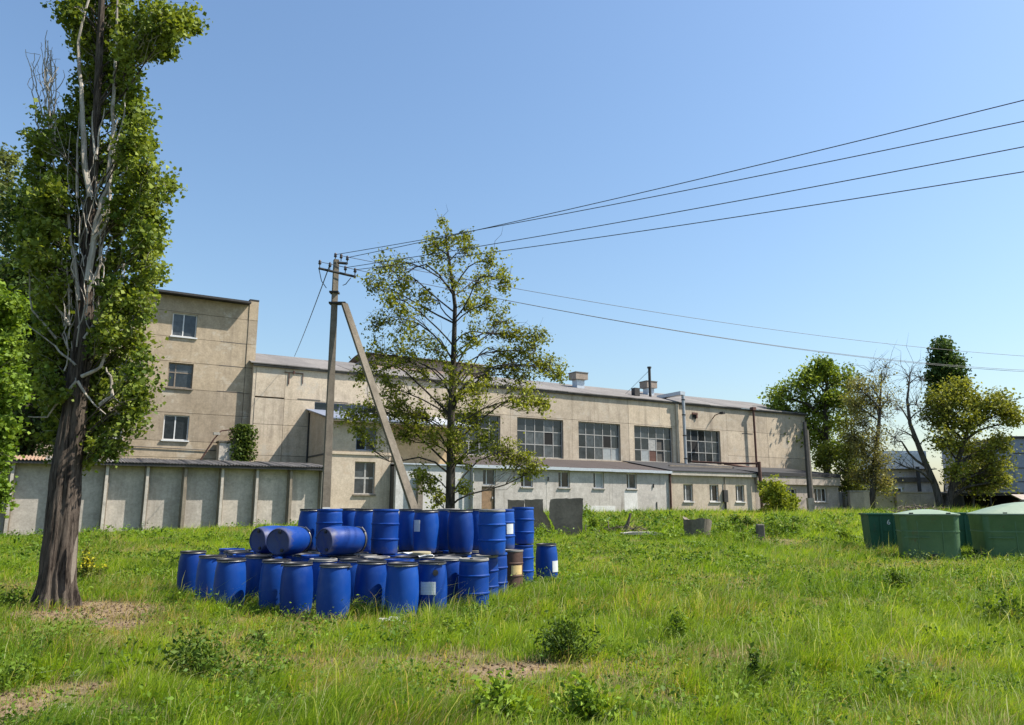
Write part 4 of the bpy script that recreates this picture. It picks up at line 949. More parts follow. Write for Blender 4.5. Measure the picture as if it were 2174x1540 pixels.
def tree(name, label, trunk, blobs, col1, col2, leaf, bark_m, seed, twigs=22, per=14, clump=.16, limb_r=.05, up=.5, group=None, drop=.25, bend=.12, extra=None, aspect=.75, inner=.3, flute=0, tw_m=None, tip=.0):
    """trunk: list of (x,y,z,r) in the world; blobs: (centre, radius, density) clumps of foliage the limbs lead to"""
    r = np.random.default_rng(seed)
    base = Vector(trunk[0][:3]); root = empty(name, base, 0, label, 'tree', group); B0 = np.array(base)
    T = np.array(trunk, float)
    # trunk
    tp = []; tr_ = []
    for a_, b_ in zip(T, T[1:]):
        k = max(3, int(np.linalg.norm(b_[:3]-a_[:3])/.12) if flute else 4)
        for i in range(k): tp.append(a_[:3]+(b_[:3]-a_[:3])*i/k); tr_.append(a_[3]+(b_[3]-a_[3])*i/k)
    tp.append(T[-1][:3]); tr_.append(T[-1][3])
    sides = 96 if flute else 10
    m = MB().tube([p-B0 for p in tp], tr_, sides)
    if flute:
        ph = r.uniform(0, 6.28, 8)
        for i in range(len(tp)):
            z = tp[i][2]-B0[2]; c = Vector(tp[i]-B0); fl = flute*(1+1.6*math.exp(-z/.45))
            for j in range(sides):
                a = 2*math.pi*j/sides; vv = Vector(m.v[i*sides+j])-c
                k = 1+fl*(.55*math.sin(5*a+ph[0]+z*.35)+.4*math.sin(9*a+ph[1]-z*.6)+.5*abs(math.sin(8*a+ph[2]+math.sin(z*1.7)))+.28*math.sin(17*a+ph[3]+z*1.3)*math.sin(z*3.1+ph[4]))+.35*math.exp(-z/.22)*(.5+.5*math.sin(6*a+ph[5]))
                k += float(fl*.6*(vnoise(np.array(a*6+20), np.array(z*4.0))-.5)); k -= .055*max(0., math.sin(13*a+2.2*math.sin(z*1.1+ph[6])+1.3*math.sin(z*2.9)+ph[7]))**3*(1+math.exp(-z/.8)); k += float(.05*(vnoise(np.array(a*14+5), np.array(z*5.5+9))-.5))
                m.v[i*sides+j] = tuple(c+vv*k)
    def trunk_at(z):
        for a_, b_ in zip(tp, tp[1:]):
            if b_[2] >= z: 
                f = (z-a_[2])/max(1e-6, b_[2]-a_[2]); return a_+(b_-a_)*max(0, min(1, f))
        return tp[-1]
    lb = MB(); tw = MB(); cents = []; ccol = []
    for (c, rad, dens) in blobs:
        c = np.array(c, float); rad3 = np.array(rad if hasattr(rad, '__len__') else (rad, rad, rad), float)
        hd = math.hypot(c[0]-trunk_at(c[2])[0], c[1]-trunk_at(c[2])[1])
        s = trunk_at(max(B0[2]+.12*(tp[-1][2]-B0[2]), c[2]-drop*2*hd-rad3[2]*.3))
        L = np.linalg.norm(c-s); lr = min(limb_r*(.5+.22*L), limb_r*2.2)
        pts = wobble(s, c, 6, bend*.5, r, bend)
        lb.tube([p-B0 for p in pts], [lr*(1-.75*i/6)+.006 for i in range(7)], 6, False)
        nt = max(3, int(twigs*dens))
        bc = r.uniform(0, 1)
        for k in range(nt):
            d = r.normal(size=3)*np.array((.62, .62, .68)); dl = np.linalg.norm(d); d *= min(1.0, 1.45/max(dl, 1e-6)); e = c+d*rad3*.98
            i0 = r.integers(3, 7); p0 = pts[i0]
            q = wobble(p0, e, 3, .12, r, .04)
            tw.tube([x-B0 for x in q], [lr*.22+.003, lr*.16+.003, lr*.1+.002, .002], 3, False)
            nl = r.poisson(per); cc = np.clip(bc*.6+r.uniform(0, .5), 0, 1)
            if nl:
                along = r.uniform(.45, 1.05, nl)[:, None]; pc = p0+(e-p0)*along+r.normal(size=(nl, 3))*clump*np.array([1, 1, .8])
                cents.append(pc); ccol.append(np.clip(cc+r.normal(size=nl)*.18, 0, 1))
    if extra: extra(lb, tw, B0, r)
    to = m.build('trunk', bark_m, root, True)
    if lb.v: tag(mk('limbs', lb.v, lb.f, bark_m, root, True), kind='stuff')
    if tw.v: tag(mk('twigs', tw.v, tw.f, tw_m or bark_m, root), kind='stuff')
    if cents:
        cen = np.concatenate(cents); t = np.concatenate(ccol)[:, None]
        cols = np.array(col1)*(1-t)+np.array(col2)*t; cols *= r.uniform(.8, 1.2, (len(cen), 1))
        v, q, cl = leaves_np(cen-B0, leaf, cols, up, seed, aspect)
        npmesh('crown', v, q, cols=cl, m='leaf', parent=root)
    return root
def B(lst, Y, jit, seed):
    r = random.Random(seed); out = []
    for t in lst:
        px, py, rp = t[:3]; d = t[3] if len(t) > 3 else 1.0; y = Y+(t[4] if len(t) > 4 else r.uniform(-jit, jit))
        out.append((at(px, py, y), rp*y/1600, d))
    return out
def TR(lst, Y, z0=None):
    out = []
    for i, t in enumerate(lst):
        px, py, r = t[:3]; p = at(px, py, Y+(t[3] if len(t) > 3 else 0)); out.append([p.x, p.y, p.z, r])
    if z0 is not None: out[0][2] = z0
    return out

# ---- the leaning poplar
g = on_ground(118, 1290); PYd = g.y
def dead(lb, tw, B0, r):
    def pp(px, py, dy=0): 
        p = at(px, py, PYd+dy); return np.array(p)-B0
    def poly(pts, r0, k=6, dy=-.10, dst=lb):
        q = [pp(x, y, dy+(.02*i)) for i, (x, y) in enumerate(pts)]
        # smooth resample
        out = []
        for i in range(len(q)-1):
            for j in range(3): out.append(q[i]+(q[i+1]-q[i])*j/3+r.normal(size=3)*.012)
        out.append(q[-1]); n = len(out); dst.tube(out, [r0*(1-.8*i/(n-1))+.003 for i in range(n)], k, False)
    stems = [([(186, 600), (190, 560), (205, 470), (228, 400), (238, 300), (240, 200), (246, 90), (250, -40)], .06), ([(195, 500), (232, 440), (236, 360), (244, 320), (262, 250), (268, 190)], .03),
             ([(168, 640), (160, 560), (148, 500), (140, 430), (112, 350), (108, 270)], .035), ([(192, 420), (178, 330), (176, 260), (170, 180), (165, 90), (188, 0), (192, -50)], .05),
             ([(150, 620), (100, 560), (92, 500), (86, 420), (86, 360)], .022), ([(205, 340), (195, 280), (197, 235)], .022), ([(205, 330), (212, 270), (222, 230)], .018),
             ([(150, 690), (110, 640), (95, 590), (88, 545)], .02), ([(120, 720), (70, 660), (62, 590), (60, 550)], .018), ([(230, 320), (250, 250), (242, 245)], .012),
             ([(180, 720), (235, 640), (255, 600), (262, 560)], .02), ([(200, 700), (262, 640), (264, 560)], .02), ([(165, 810), (130, 850), (100, 885), (60, 885)], .022), ([(165, 808), (190, 850), (225, 880)], .022),
             ([(160, 775), (125, 745), (100, 720), (60, 690)], .018), ([(175, 800), (215, 780), (232, 720), (236, 690)], .03), ([(215, 860), (238, 840), (236, 800), (225, 780)], .035),
             ([(165, 420), (163, 340), (168, 240)], .025), ([(190, 520), (230, 470), (235, 430), (228, 380)], .025), ([(185, 620), (215, 560), (218, 470)], .03)]
    for s, r0 in stems: poly(s, r0*1.25, dy=-.2, dst=tw)
    # bare shoots at the upper left
    for i in range(11):
        x0 = r.uniform(88, 118); pts = [(x0, 300)]; x = x0
        for k in range(6): x += r.uniform(-11, 8)+(82-x)*.06; pts.append((x, 300-(k+1)*r.uniform(30, 40)))
        poly(pts, .014, 4, r.uniform(-.4, .4), tw)
        for k in range(3):
            a = pts[r.integers(1, 5)]; poly([a, (a[0]+r.uniform(-18, 18), a[1]-r.uniform(15, 35)), (a[0]+r.uniform(-20, 22), a[1]-r.uniform(35, 60))], .007, 4, r.uniform(-.3, .3), tw)
    for i in range(60):     # hanging dead shoots close to the trunk
        y0 = r.uniform(420, 820); x0 = 185-(y0-420)*.06+r.uniform(-35, 45); poly([(x0, y0), (x0+r.uniform(-14, 14), y0-r.uniform(30, 60)), (x0+r.uniform(-16, 16), y0-r.uniform(70, 150))], .011, 4, r.uniform(-.45, .1), tw)
def axis_px(py): return float(np.interp(py, [-250, 0, 250, 420, 560, 700, 850, 1000], [228, 216, 205, 193, 186, 178, 160, 140]))
R_Y = [-250, -40, 0, 60, 130, 180, 260, 340, 385, 430, 480, 560, 620, 700, 760, 820, 870, 930, 975]
R_X = [260, 300, 292, 300, 300, 320, 335, 345, 388, 385, 372, 372, 366, 352, 338, 342, 325, 295, 235]
L_Y = [-250, -40, 0, 60, 100, 200, 248, 252, 320, 480, 560, 640, 720, 800, 870, 930]
L_X = [190, 112, 122, 132, 150, 158, 150, 48, 42, 36, 32, 60, 66, 75, 90, 118]
pr = random.Random(17); pop_blobs = []
for py in range(-240, 975, 27):                 # a continuous leafy column behind the bare stems, wider on the right
    ax = axis_px(py); rx = float(np.interp(py, R_Y, R_X)); lx = float(np.interp(py, L_Y, L_X))
    for a_, b_, k_ in ((ax-8, rx-24, 3), (lx+22, ax-14, 3 if py > 250 else 2)):
        if py > 930 and a_ < ax-10: continue
        for i in range(k_):
            px = a_+(b_-a_)*(i+pr.uniform(.1, .9))/k_; y_ = py+pr.uniform(-14, 14)
            if pr.random() < (.26 if py < 260 else .14): continue
            near = abs(px-ax) < 58; yy = PYd+(pr.uniform(.35, 1.0) if near else pr.uniform(-.7, .8))
            r0_ = pr.uniform(24, 38)*yy/1600; pop_blobs.append((at(px, y_, yy), (r0_, r0_, r0_*1.3), pr.uniform(.6, 1.15)*(.6 if near else 1)))
pop_blobs += B([(330, 70, 40), (318, 20, 40), (395, 40, 30), (355, 110, 24), (410, 55, 16, .7), (370, 60, 26), (345, 35, 30), (300, 95, 26)], PYd, .6, 3)
POP = tree('leaning_poplar', 'tall leaning poplar with scarred trunk and bare dead shoots at the left', TR([(118, 1290, .36), (121, 1230, .31), (127, 1150, .285), (140, 1000, .265), (160, 850, .21), (178, 700, .175), (186, 560, .135), (193, 420, .105), (205, 250, .08), (216, 0, .06), (228, -250, .05)], PYd, g.z-.12),
     pop_blobs, (.065, .11, .016), (.24, .285, .05), .09, 'bark', 5, twigs=16, per=34, clump=.09, limb_r=.012, drop=.5, bend=.06, extra=dead, flute=.085, tw_m='barkpale', aspect=.95, inner=.15)
# pale scar where the bark is gone
sc_o = extrude_poly([(.02, 0), (.05, .06), (.06, .3), (.035, .62), (.0, .92), (-.02, .8), (-.03, .5), (-.01, .2)], .05, 'bark_scar', 'barewood', POP)
p_ = at(148, 1240, PYd-.27)-POP.location; sc_o.location = p_; sc_o.rotation_euler = (R(-3), R(3), R(32))
# ---- other trees at the left
tree('dark_background_tree', 'dark dense tree rising behind the shed at the left of the poplar', TR([(60, 1000, .4), (62, 850, .32), (64, 650, .22), (66, 470, .12)], 41, gzf(-26, 41)),
     B([(50, 500, 60), (80, 560, 70), (30, 590, 70), (70, 650, 80), (30, 700, 80), (110, 720, 70), (60, 780, 85), (110, 830, 70), (30, 840, 70), (70, 900, 70), (130, 900, 50), (20, 930, 45), (60, 430, 45), (110, 640, 60), (150, 800, 50)], 41, 1.8, 4),
     (.025, .05, .011), (.06, .095, .02), .26, 'barkdark', 12, twigs=40, per=26, clump=.34, limb_r=.08, bend=.05)
tree('bright_green_tree', 'bright green leafy tree reaching in at the left edge before the shed', TR([(-190, 1200, .16), (-185, 1000, .13), (-170, 800, .09), (-150, 620, .05)], 19, gzf(-15, 19)),
     B([(-30, 640, 52), (5, 670, 40), (-20, 730, 55), (15, 740, 34), (-20, 800, 55), (25, 800, 28), (10, 850, 36), (-30, 900, 48), (12, 910, 24), (-15, 970, 34), (-5, 1040, 24), (-25, 1060, 26), (-70, 760, 55), (-70, 880, 50), (-60, 1000, 45), (20, 690, 26), (35, 655, 14)], 19, .7, 6),
     (.085, .155, .018), (.19, .27, .035), .115, 'barkgrey', 14, twigs=36, per=30, clump=.13, limb_r=.03, aspect=.9)
tree('pale_distant_tree', 'pale loosely leaved tree with dark limbs far behind at the left edge', TR([(-60, 1000, .35), (-55, 700, .25), (-40, 480, .14), (-20, 340, .06)], 47, 1.2),
     B([(0, 340, 30), (15, 390, 28), (-5, 420, 35), (20, 450, 24), (0, 500, 30, .6), (25, 520, 20, .4), (-40, 380, 50), (-40, 470, 50), (10, 560, 20, .5), (30, 340, 14, .5)], 47, 1.5, 8),
     (.08, .10, .035), (.17, .2, .07), .24, 'barkdark', 16, twigs=26, per=18, clump=.3, limb_r=.09)

# ---- the oak in the middle
OY = 25.0; g = Vector((at(955, 1090, OY).x, OY, 0)); g.z = gzf(g.x, OY)-.1
def twiglets(n, blobs_px, Y, r0=.006):
    def f(lb, tw, B0, r):
        for (px, py, rp, *_) in blobs_px:
            for k in range(n):
                a = np.array(at(px, py, Y+r.uniform(-1, 1))); e = a+r.normal(size=3)*rp*Y/1600*.9; e[2] += abs(r.normal())*rp*Y/1600*.6
                tw.tube([x-B0 for x in wobble(a, e, 3, .1, r)], [r0*1.6, r0*1.2, r0, .002], 3, False)
    return f
oak_l = [(945, 505, 34, 1.3), (925, 540, 36, 1.3), (990, 535, 34, 1.3), (960, 590, 40, 1.1), (940, 470, 14, .5), (905, 525, 22, .9), (995, 510, 20, .8), (810, 560, 28, 1.3), (785, 605, 24, 1.2), (850, 595, 34, 1.3), (830, 645, 30, 1.1), (890, 635, 38, 1.2), (800, 690, 26, 1), (855, 685, 34, 1), (880, 725, 34, .8), (840, 560, 20, .7),
         (1045, 555, 32, 1.3), (1070, 595, 24, 1.2), (1015, 600, 34, 1.2), (1005, 650, 34, 1), (1065, 685, 32, 1.1), (1095, 705, 20, 1), (1000, 715, 34, .9), (1035, 640, 24, .9), (800, 765, 38, 1), (840, 745, 34, .9), (885, 785, 36, .8), (815, 810, 30, .8), (925, 745, 30, .7), (770, 795, 20, .7),
         (745, 885, 24, .9), (790, 875, 32, 1.3), (840, 865, 36, 1.3), (885, 885, 38, 1.3), (910, 925, 30, .7), (850, 915, 24, .6), (765, 915, 16, .6), (960, 790, 44, 1.1), (955, 860, 40, 1.1), (1005, 825, 40, 1.1), (1015, 885, 34, 1.1), (965, 925, 34, 1.1),
         (1045, 795, 34, .9), (1090, 770, 34, 1), (1135, 745, 36, 1.1), (1168, 770, 26, 1), (1188, 795, 16, .8), (1110, 805, 26, .8), (1120, 850, 28, .9), (1152, 858, 18, .8), (1145, 715, 20, .9), (1035, 935, 34, 1.1), (1080, 960, 30, 1.1), (1115, 975, 26, 1.1), (1140, 990, 14, .6), (985, 970, 24, .5),
         (905, 1025, 24, .7), (888, 1010, 18, .6), (925, 1050, 20, .6), (985, 1035, 14, .5)]
oak_l = [(px, py, r_*(.92 if py < 600 else 1.05), d_*float(np.interp(py, [470, 600, 720, 860, 1060], [.55, .75, 1.0, 1.35, 1.2]))) for px, py, r_, d_ in oak_l]
tree('young_oak', 'young yellow green oak with open spring foliage behind the barrels', TR([(955, 1095, .18), (957, 1000, .15), (957, 900, .125), (963, 760, .098), (966, 650, .07), (955, 560, .045), (944, 490, .015)], OY, g.z),
     B(oak_l, OY, 1.3, 21), (.13, .15, .02), (.30, .32, .045), .10, 'barkdark', 31, twigs=26, per=16, clump=.085, limb_r=.023, drop=.22, bend=.17, up=.4, extra=twiglets(3, oak_l, OY), aspect=.7)

# ---- trees on the right
def right_tree(name, label, Y, trunk, blobs, c1, c2, leaf, seed, **kw):
    z = gzf(at(trunk[0][0], 1085, Y).x, Y)-.1
    return tree(name, label, TR(trunk, Y, z), B(blobs, Y, 1.6, seed), c1, c2, leaf, kw.pop('bm', 'barkdark'), seed, **kw)
right_tree('green_ash_tree', 'fresh green leafy tree at the right end of the hall', 79, [(1757, 1090, .40), (1756, 1000, .34), (1752, 880, .24), (1756, 800, .12)],
           [(1655, 835, 26), (1690, 820, 28), (1650, 865, 18), (1700, 860, 32), (1740, 800, 28), (1765, 790, 24), (1720, 900, 30), (1765, 840, 28), (1690, 900, 26), (1740, 930, 34), (1770, 900, 28), (1785, 950, 26), (1760, 970, 28), (1680, 930, 18), (1780, 850, 22), (1715, 800, 18), (1745, 860, 26), (1745, 775, 12), (1800, 800, 20, .7)],
           (.11, .165, .022), (.27, .33, .05), .30, 41, twigs=30, per=24, clump=.4, limb_r=.10)
right_tree('grey_budding_tree', 'tall grey brown budding tree with many upright bare stems', 72, [(1850, 1090, .3), (1856, 1000, .24), (1866, 900, .16), (1872, 790, .05)],
           [(1820, 820, 22, .6), (1835, 850, 24, .6), (1850, 820, 24, .35), (1880, 800, 24, .25), (1860, 870, 28, .5), (1830, 900, 26, .8), (1815, 860, 20, .7), (1885, 850, 24, .25), (1860, 930, 30, .8), (1830, 960, 28, 1), (1870, 980, 26, .8), (1810, 930, 22, 1), (1850, 1000, 28, 1), (1820, 1010, 24, 1), (1875, 1030, 20, .7)],
           (.14, .135, .05), (.28, .26, .09), .19, 43, twigs=60, per=15, clump=.38, limb_r=.08, bm='barkgrey', bend=.02, extra=twiglets(22, [(1880, 800, 26), (1860, 830, 28), (1840, 830, 24), (1885, 850, 26), (1850, 790, 20), (1880, 780, 16), (1865, 880, 30)], 72, .014))
right_tree('bare_forked_tree', 'nearly bare tree leaning left with a crooked dark stem', 66, [(2003, 1095, .34), (1985, 1030, .28), (1955, 960, .22), (1932, 900, .16), (1926, 850, .11), (1932, 800, .05)],
           [(1925, 800, 26, .12), (1950, 800, 26, .1), (1905, 860, 24, .15), (1940, 850, 24, .15), (1905, 910, 26, .2), (1890, 940, 24, .25), (1960, 870, 22, .2), (1900, 980, 22, .3), (1970, 930, 20, .25)],
           (.07, .075, .03), (.14, .13, .05), .16, 45, twigs=40, per=3, clump=.3, limb_r=.08, bm='barkgrey', bend=.12, extra=twiglets(26, [(1930, 800, 30), (1955, 805, 26), (1905, 870, 30), (1945, 860, 28), (1900, 930, 30), (1960, 890, 26)], 66, .013))
right_tree('spreading_yellow_green_tree', 'wide spreading yellow green tree leaning right behind the bins', 65.4, [(2010, 1095, .30), (2022, 1030, .24), (2036, 970, .2), (2060, 900, .14), (2085, 850, .06)],
           [(1990, 850, 24), (2015, 835, 26), (2045, 840, 26), (2075, 860, 24), (1985, 890, 26), (2020, 880, 30), (2055, 895, 28), (2090, 880, 22, .7), (2120, 860, 22), (2145, 875, 20), (2160, 890, 10, .7), (2060, 950, 32), (2095, 960, 32), (2120, 985, 30), (2100, 1010, 30), (2060, 1005, 30), (2025, 940, 26), (2030, 1000, 24, .7), (2125, 940, 20), (2130, 1020, 16, .8), (2080, 1030, 20, .7), (2000, 930, 20, .6), (2130, 845, 14, .6), (1970, 870, 18, .6), (2035, 815, 16, .6)],
           (.135, .15, .026), (.29, .30, .055), .24, 47, twigs=32, per=22, clump=.36, limb_r=.08, bend=.06)
right_tree('distant_poplar', 'dark narrow poplar standing far behind the spreading tree', 125, [(2010, 1085, .5), (2010, 900, .35), (2010, 750, .1)],
           [(2006, 738, 9, .6), (1997, 752, 10, .7), (2012, 760, 12, .8), (1985, 772, 9, .7), (2030, 768, 9, .7), (2004, 782, 14), (2034, 790, 10, .8), (1983, 800, 12), (2020, 802, 14), (2000, 815, 16), (2036, 815, 11), (1990, 835, 14), (2022, 838, 16), (2006, 855, 18), (1998, 728, 5, .5)],
           (.03, .065, .02), (.075, .12, .03), .5, 49, twigs=36, per=24, clump=.6, limb_r=.12, bend=.03)
right_tree('olive_thicket_tree', 'low olive brown twiggy tree filling the gap behind the spreading tree', 70, [(2065, 1092, .16), (2066, 1050, .12), (2060, 1000, .05)],
           [(2040, 1000, 22), (2065, 1010, 24), (2095, 1015, 24), (2050, 1035, 20), (2085, 1040, 20), (2110, 1035, 16), (2025, 1030, 16), (2070, 985, 20)], (.10, .095, .04), (.2, .18, .07), .2, 55, twigs=30, per=12, clump=.3, limb_r=.06, bm='barkgrey')
right_tree('slender_green_tree', 'slender green tree joining the ash and the grey budding tree', 76, [(1806, 1092, .14), (1806, 980, .1), (1808, 850, .03)],
           [(1800, 850, 20), (1815, 880, 22), (1795, 900, 22), (1812, 930, 24), (1798, 960, 24), (1818, 980, 22), (1805, 820, 16), (1825, 860, 16), (1800, 1000, 22)], (.10, .13, .03), (.23, .25, .06), .22, 57, twigs=26, per=14, clump=.3, limb_r=.06)
right_tree('bushy_yellow_shrub', 'bright yellow green young tree before the flat roofed annex', 56, [(1650, 1092, .06), (1650, 1060, .05), (1648, 1030, .02)],
           [(1640, 1030, 14), (1628, 1050, 14), (1655, 1050, 16), (1640, 1070, 18), (1665, 1072, 16), (1632, 1085, 14), (1660, 1088, 16), (1682, 1060, 10, .7), (1622, 1030, 8, .6), (1685, 1082, 8)],
           (.15, .19, .02), (.27, .30, .04), .2, 51, twigs=22, per=20, clump=.2, limb_r=.03)
right_tree('understory_shrub', 'light green shrub growing between the annex end and the budding tree', 74, [(1800, 1092, .08), (1802, 1040, .05), (1800, 1000, .02)],
           [(1800, 1000, 20), (1790, 1030, 20), (1815, 1035, 20), (1760, 960, 20), (1745, 980, 16), (1805, 960, 20), (1880, 1050, 18), (1830, 1060, 20), (1790, 1060, 16)], (.09, .12, .02), (.18, .21, .035), .26, 53, twigs=26, per=20, clump=.35, limb_r=.05)

# ---- climbing vine on the block
vr = np.random.default_rng(71); pts = []
for i in range(3400):
    t = vr.random(); s_ = 10.05+vr.normal()*.36*(.6+.7*math.sin(t*3)); z = 4.2+3.0*t; d_ = 51.55-vr.random()*.5
    if abs(s_-10.05) < .95: pts.append((s_*ca-d_*sa, s_*sa+d_*ca, z))
cen = np.array(pts); vb = np.array((10.05*ca-51.5*sa, 10.05*sa+51.5*ca, 1.1))
vo = empty('climbing_vine', vb, 0, 'green vine climbing the corner between the beige block and the hall', 'vine')
t = vr.random((len(cen), 1)); v, q, cl = leaves_np(cen-vb, .17, np.array((.04, .075, .015))*(1-t)+np.array((.12, .16, .03))*t, .2, 72); npmesh('foliage', v, q, cols=cl, m='leaf', parent=vo)
m = MB()
for i in range(6): m.tube([(vr.uniform(-.2, .2), 0, 2.6), (vr.uniform(-.3, .3), -.1, 4), (vr.uniform(-.5, .5), 0, 6)], [.03, .02, .01], 5)
m.build('stem', 'barkdark', vo)

# ------------------------------------------------------------------ shrubs and weeds
def weed(px, py, h, w, n, c1, c2, leaf, label, seed, name='weed_clump', cat='weed', group='weed clumps in the grass', flowers=None, aspect=.5, stems=9, up=.5):
    g = on_ground(px, py); r = np.random.default_rng(seed); o = empty(name, g, 0, label, cat, group); m = MB(); cen = []
    for i in range(stems):
        a = r.uniform(0, 6.28); rr_ = abs(r.normal())*.75; e = np.array((math.cos(a)*w*rr_, math.sin(a)*w*.8*rr_, h*r.uniform(.45, 1.15)*max(.35, 1-.45*rr_)))
        q = wobble((e[0]*.2, e[1]*.2, -.02), e, 4, .08, r); m.tube(q, [.010, .008, .006, .005, .002], 4, False)
        k = n//stems; t = r.uniform(.15, 1.02, k)[:, None]; b = np.array(q[0]); cen.append(b+(e-b)*t+r.normal(size=(k, 3))*w*.16)
    cen = np.concatenate(cen); cen = cen[cen[:, 2] > .01]; t = r.random((len(cen), 1)); cols = np.array(c1)*(1-t)+np.array(c2)*t
    m.build('stems', 'leafstem', o); v, q, cl = leaves_np(cen, leaf, cols, up, seed, aspect); npmesh('leaves', v, q, cols=cl, m='leaf', parent=o)
    if flowers:
        fc = cen[(cen[:, 2] > h*.35) & (cen[:, 0] > -.05)][:flowers]; v, q, cl = leaves_np(fc+np.array((.04, -.05, .04)), .055, np.tile((.55, .50, .05), (len(fc), 1)), .6, seed+1, 1.0); tag(npmesh('flowers', v, q, cols=cl, m='leaf', parent=o), kind='stuff')
    return o
M['leafstem'] = plain('green_stem', (.09, .13, .035), .7)
DG1, DG2 = (.04, .08, .012), (.12, .18, .025); BG1, BG2 = (.11, .19, .02), (.25, .35, .04); GG1, GG2 = (.07, .10, .045), (.15, .19, .08)
weed(180, 1240, 1.1, .36, 1500, (.07, .11, .02), (.2, .2, .04), .06, 'bush with yellow flowers growing against the poplar trunk', 101, 'flowering_bush', 'bush', None, 130, .8, 18)
weed(160, 1130, .35, .08, 120, (.18, .14, .05), (.3, .24, .08), .05, 'small yellowing sprout on the right side of the poplar trunk', 102, 'trunk_sprout', 'sprout', None)
W = [(1050, 1530, .42, .30, 700, BG1, BG2, .075, 'bright broad leaved weed at the bottom edge left of centre'), (1235, 1530, .40, .30, 520, BG1, BG2, .07, 'bright weed with yellowish leaves at the bottom edge below the dark bush'),
     (1205, 1405, .72, .36, 1500, DG1, DG2, .05, 'tall dark green weed bush standing in the middle of the grass'), (1190, 1370, .35, .3, 500, DG1, DG2, .05, 'dark weed leaning against the tall dark bush on its left'),
     (1908, 1258, .62, .36, 1000, DG1, DG2, .06, 'dark green tuft on the open grass below the rounded bin'), (1762, 1248, .3, .18, 260, DG1, DG2, .05, 'small dark tuft left of the tuft below the rounded bin'),
     (1608, 1460, .42, .16, 260, DG1, DG2, .07, 'dark thistle like weed in the lower right grass'), (2150, 1340, .66, .5, 1400, DG1, DG2, .06, 'large dark weed tuft at the right edge'),
     (420, 1440, .46, .6, 2000, DG1, DG2, .055, 'broad dark weed patch in the lower left grass'), (120, 1380, .3, .5, 900, BG1, DG2, .055, 'low green weed patch at the left below the poplar'), (30, 1455, .28, .45, 800, BG1, DG2, .055, 'low green weed patch at the left edge above the stones'),
     (770, 1310, .32, .26, 500, BG1, BG2, .05, 'bright weed before the barrels left of the white sheet'), (560, 1290, .36, .2, 420, DG1, DG2, .05, 'dark weed at the foot of the barrels under the middle lying barrel'),
     (620, 1300, .42, .08, 130, GG1, GG2, .04, 'upright grey green stalk before the left front barrels'), (685, 1300, .55, .08, 150, GG1, GG2, .04, 'tallest grey green stalk before the frontmost barrel'), (800, 1302, .4, .1, 140, GG1, GG2, .04, 'grey green stalk between two front barrels'), (425, 1268, .35, .14, 160, GG1, GG2, .04, 'dry grey stalks before the leftmost barrels'),
     (520, 1285, .33, .16, 200, GG1, GG2, .04, 'grey green stalks before the third barrel from the left'), (660, 1302, .3, .12, 140, GG1, GG2, .04, 'short grey green stalks right of the upright stalk'), (925, 1300, .25, .2, 240, BG1, BG2, .045, 'weed at the foot of the white labelled barrel'), (985, 1290, .3, .3, 420, BG1, BG2, .045, 'weed at the foot of the ribbed front corner barrel'), (1062, 1252, .3, .25, 360, BG1, BG2, .045, 'weed at the foot of the right side barrels'),
     (950, 1350, .28, .3, 420, DG1, BG2, .05, 'dark green weed right of the white sheet'), (1015, 1330, .3, .25, 380, DG1, BG2, .05, 'green weed left of the dry patch before the stack'), (1180, 1255, .3, .35, 420, DG1, DG2, .05, 'dark weed on the grass right of the brown drum'), (1220, 1262, .3, .3, 380, DG1, DG2, .05, 'dark weed next to the one right of the brown drum'), (1440, 1350, .4, .35, 500, BG1, DG2, .06, 'leafy weed in the right middle grass'),
     (25, 1290, .35, .35, 600, DG1, DG2, .05, 'dark weed at the left edge beside the poplar'), (345, 1225, .35, .4, 500, DG1, BG2, .05, 'green weed between the poplar and the leftmost barrel'), (225, 1150, .6, .2, 300, DG1, BG2, .06, 'thin tall weed in front of the shed right of the poplar'), (545, 1370, .25, .2, 220, DG1, DG2, .05, 'small dark weed on the grass below the left barrels'),
     (1690, 1500, .35, .25, 260, BG1, BG2, .06, 'grassy weed near the bottom edge right of centre'), (2070, 1150, .5, .6, 420, BG1, BG2, .08, 'weed between the two domed bins'), (1960, 1200, .28, .8, 420, BG1, GG2, .07, 'weed row at the foot of the rounded bin')]
for i, (px, py, h, w, n, c1, c2, lf, lab) in enumerate(W): weed(px, py, h*.9, w*1.25, int(n*1.0), c1, c2, lf*1.1, lab, 200+i, stems=14)
r_ = random.Random(5)
names = ['beside the fallen branches', 'left of the well ring', 'right of the well ring', 'before the concrete stub', 'right of the concrete stub', 'far right of the concrete stub', 'nearest the box bin with the digit', 'below the pale rubble lump', 'behind the concrete stub', 'at the foot of the largest slab', 'between the slabs and the fallen branches', 'at the foot of the whitewashed wall']
spots = [(1290, 1130), (1425, 1148), (1540, 1138), (1580, 1150), (1650, 1140), (1690, 1138), (1795, 1148), (1745, 1130), (1640, 1118), (1150, 1140), (1260, 1125), (1245, 1098)]
for i, ((px, py), nm) in enumerate(zip(spots, names)):
    weed(px, py, r_.uniform(.45, .75), r_.uniform(.5, .8), 420, BG1 if i % 2 else DG1, BG2, .13, 'leafy dock weed '+nm, 300+i, stems=12)
for i in range(9):
    px = 1560+i*16+r_.uniform(-5, 5); py = 1118+r_.uniform(-6, 22)
    weed(px, py, .6, .55, 420, (.035, .075, .012), (.12, .19, .025), .13, 'dark leafy weed in the patch behind the concrete stub', 330+i, stems=12, group='weed patch behind the concrete stub')

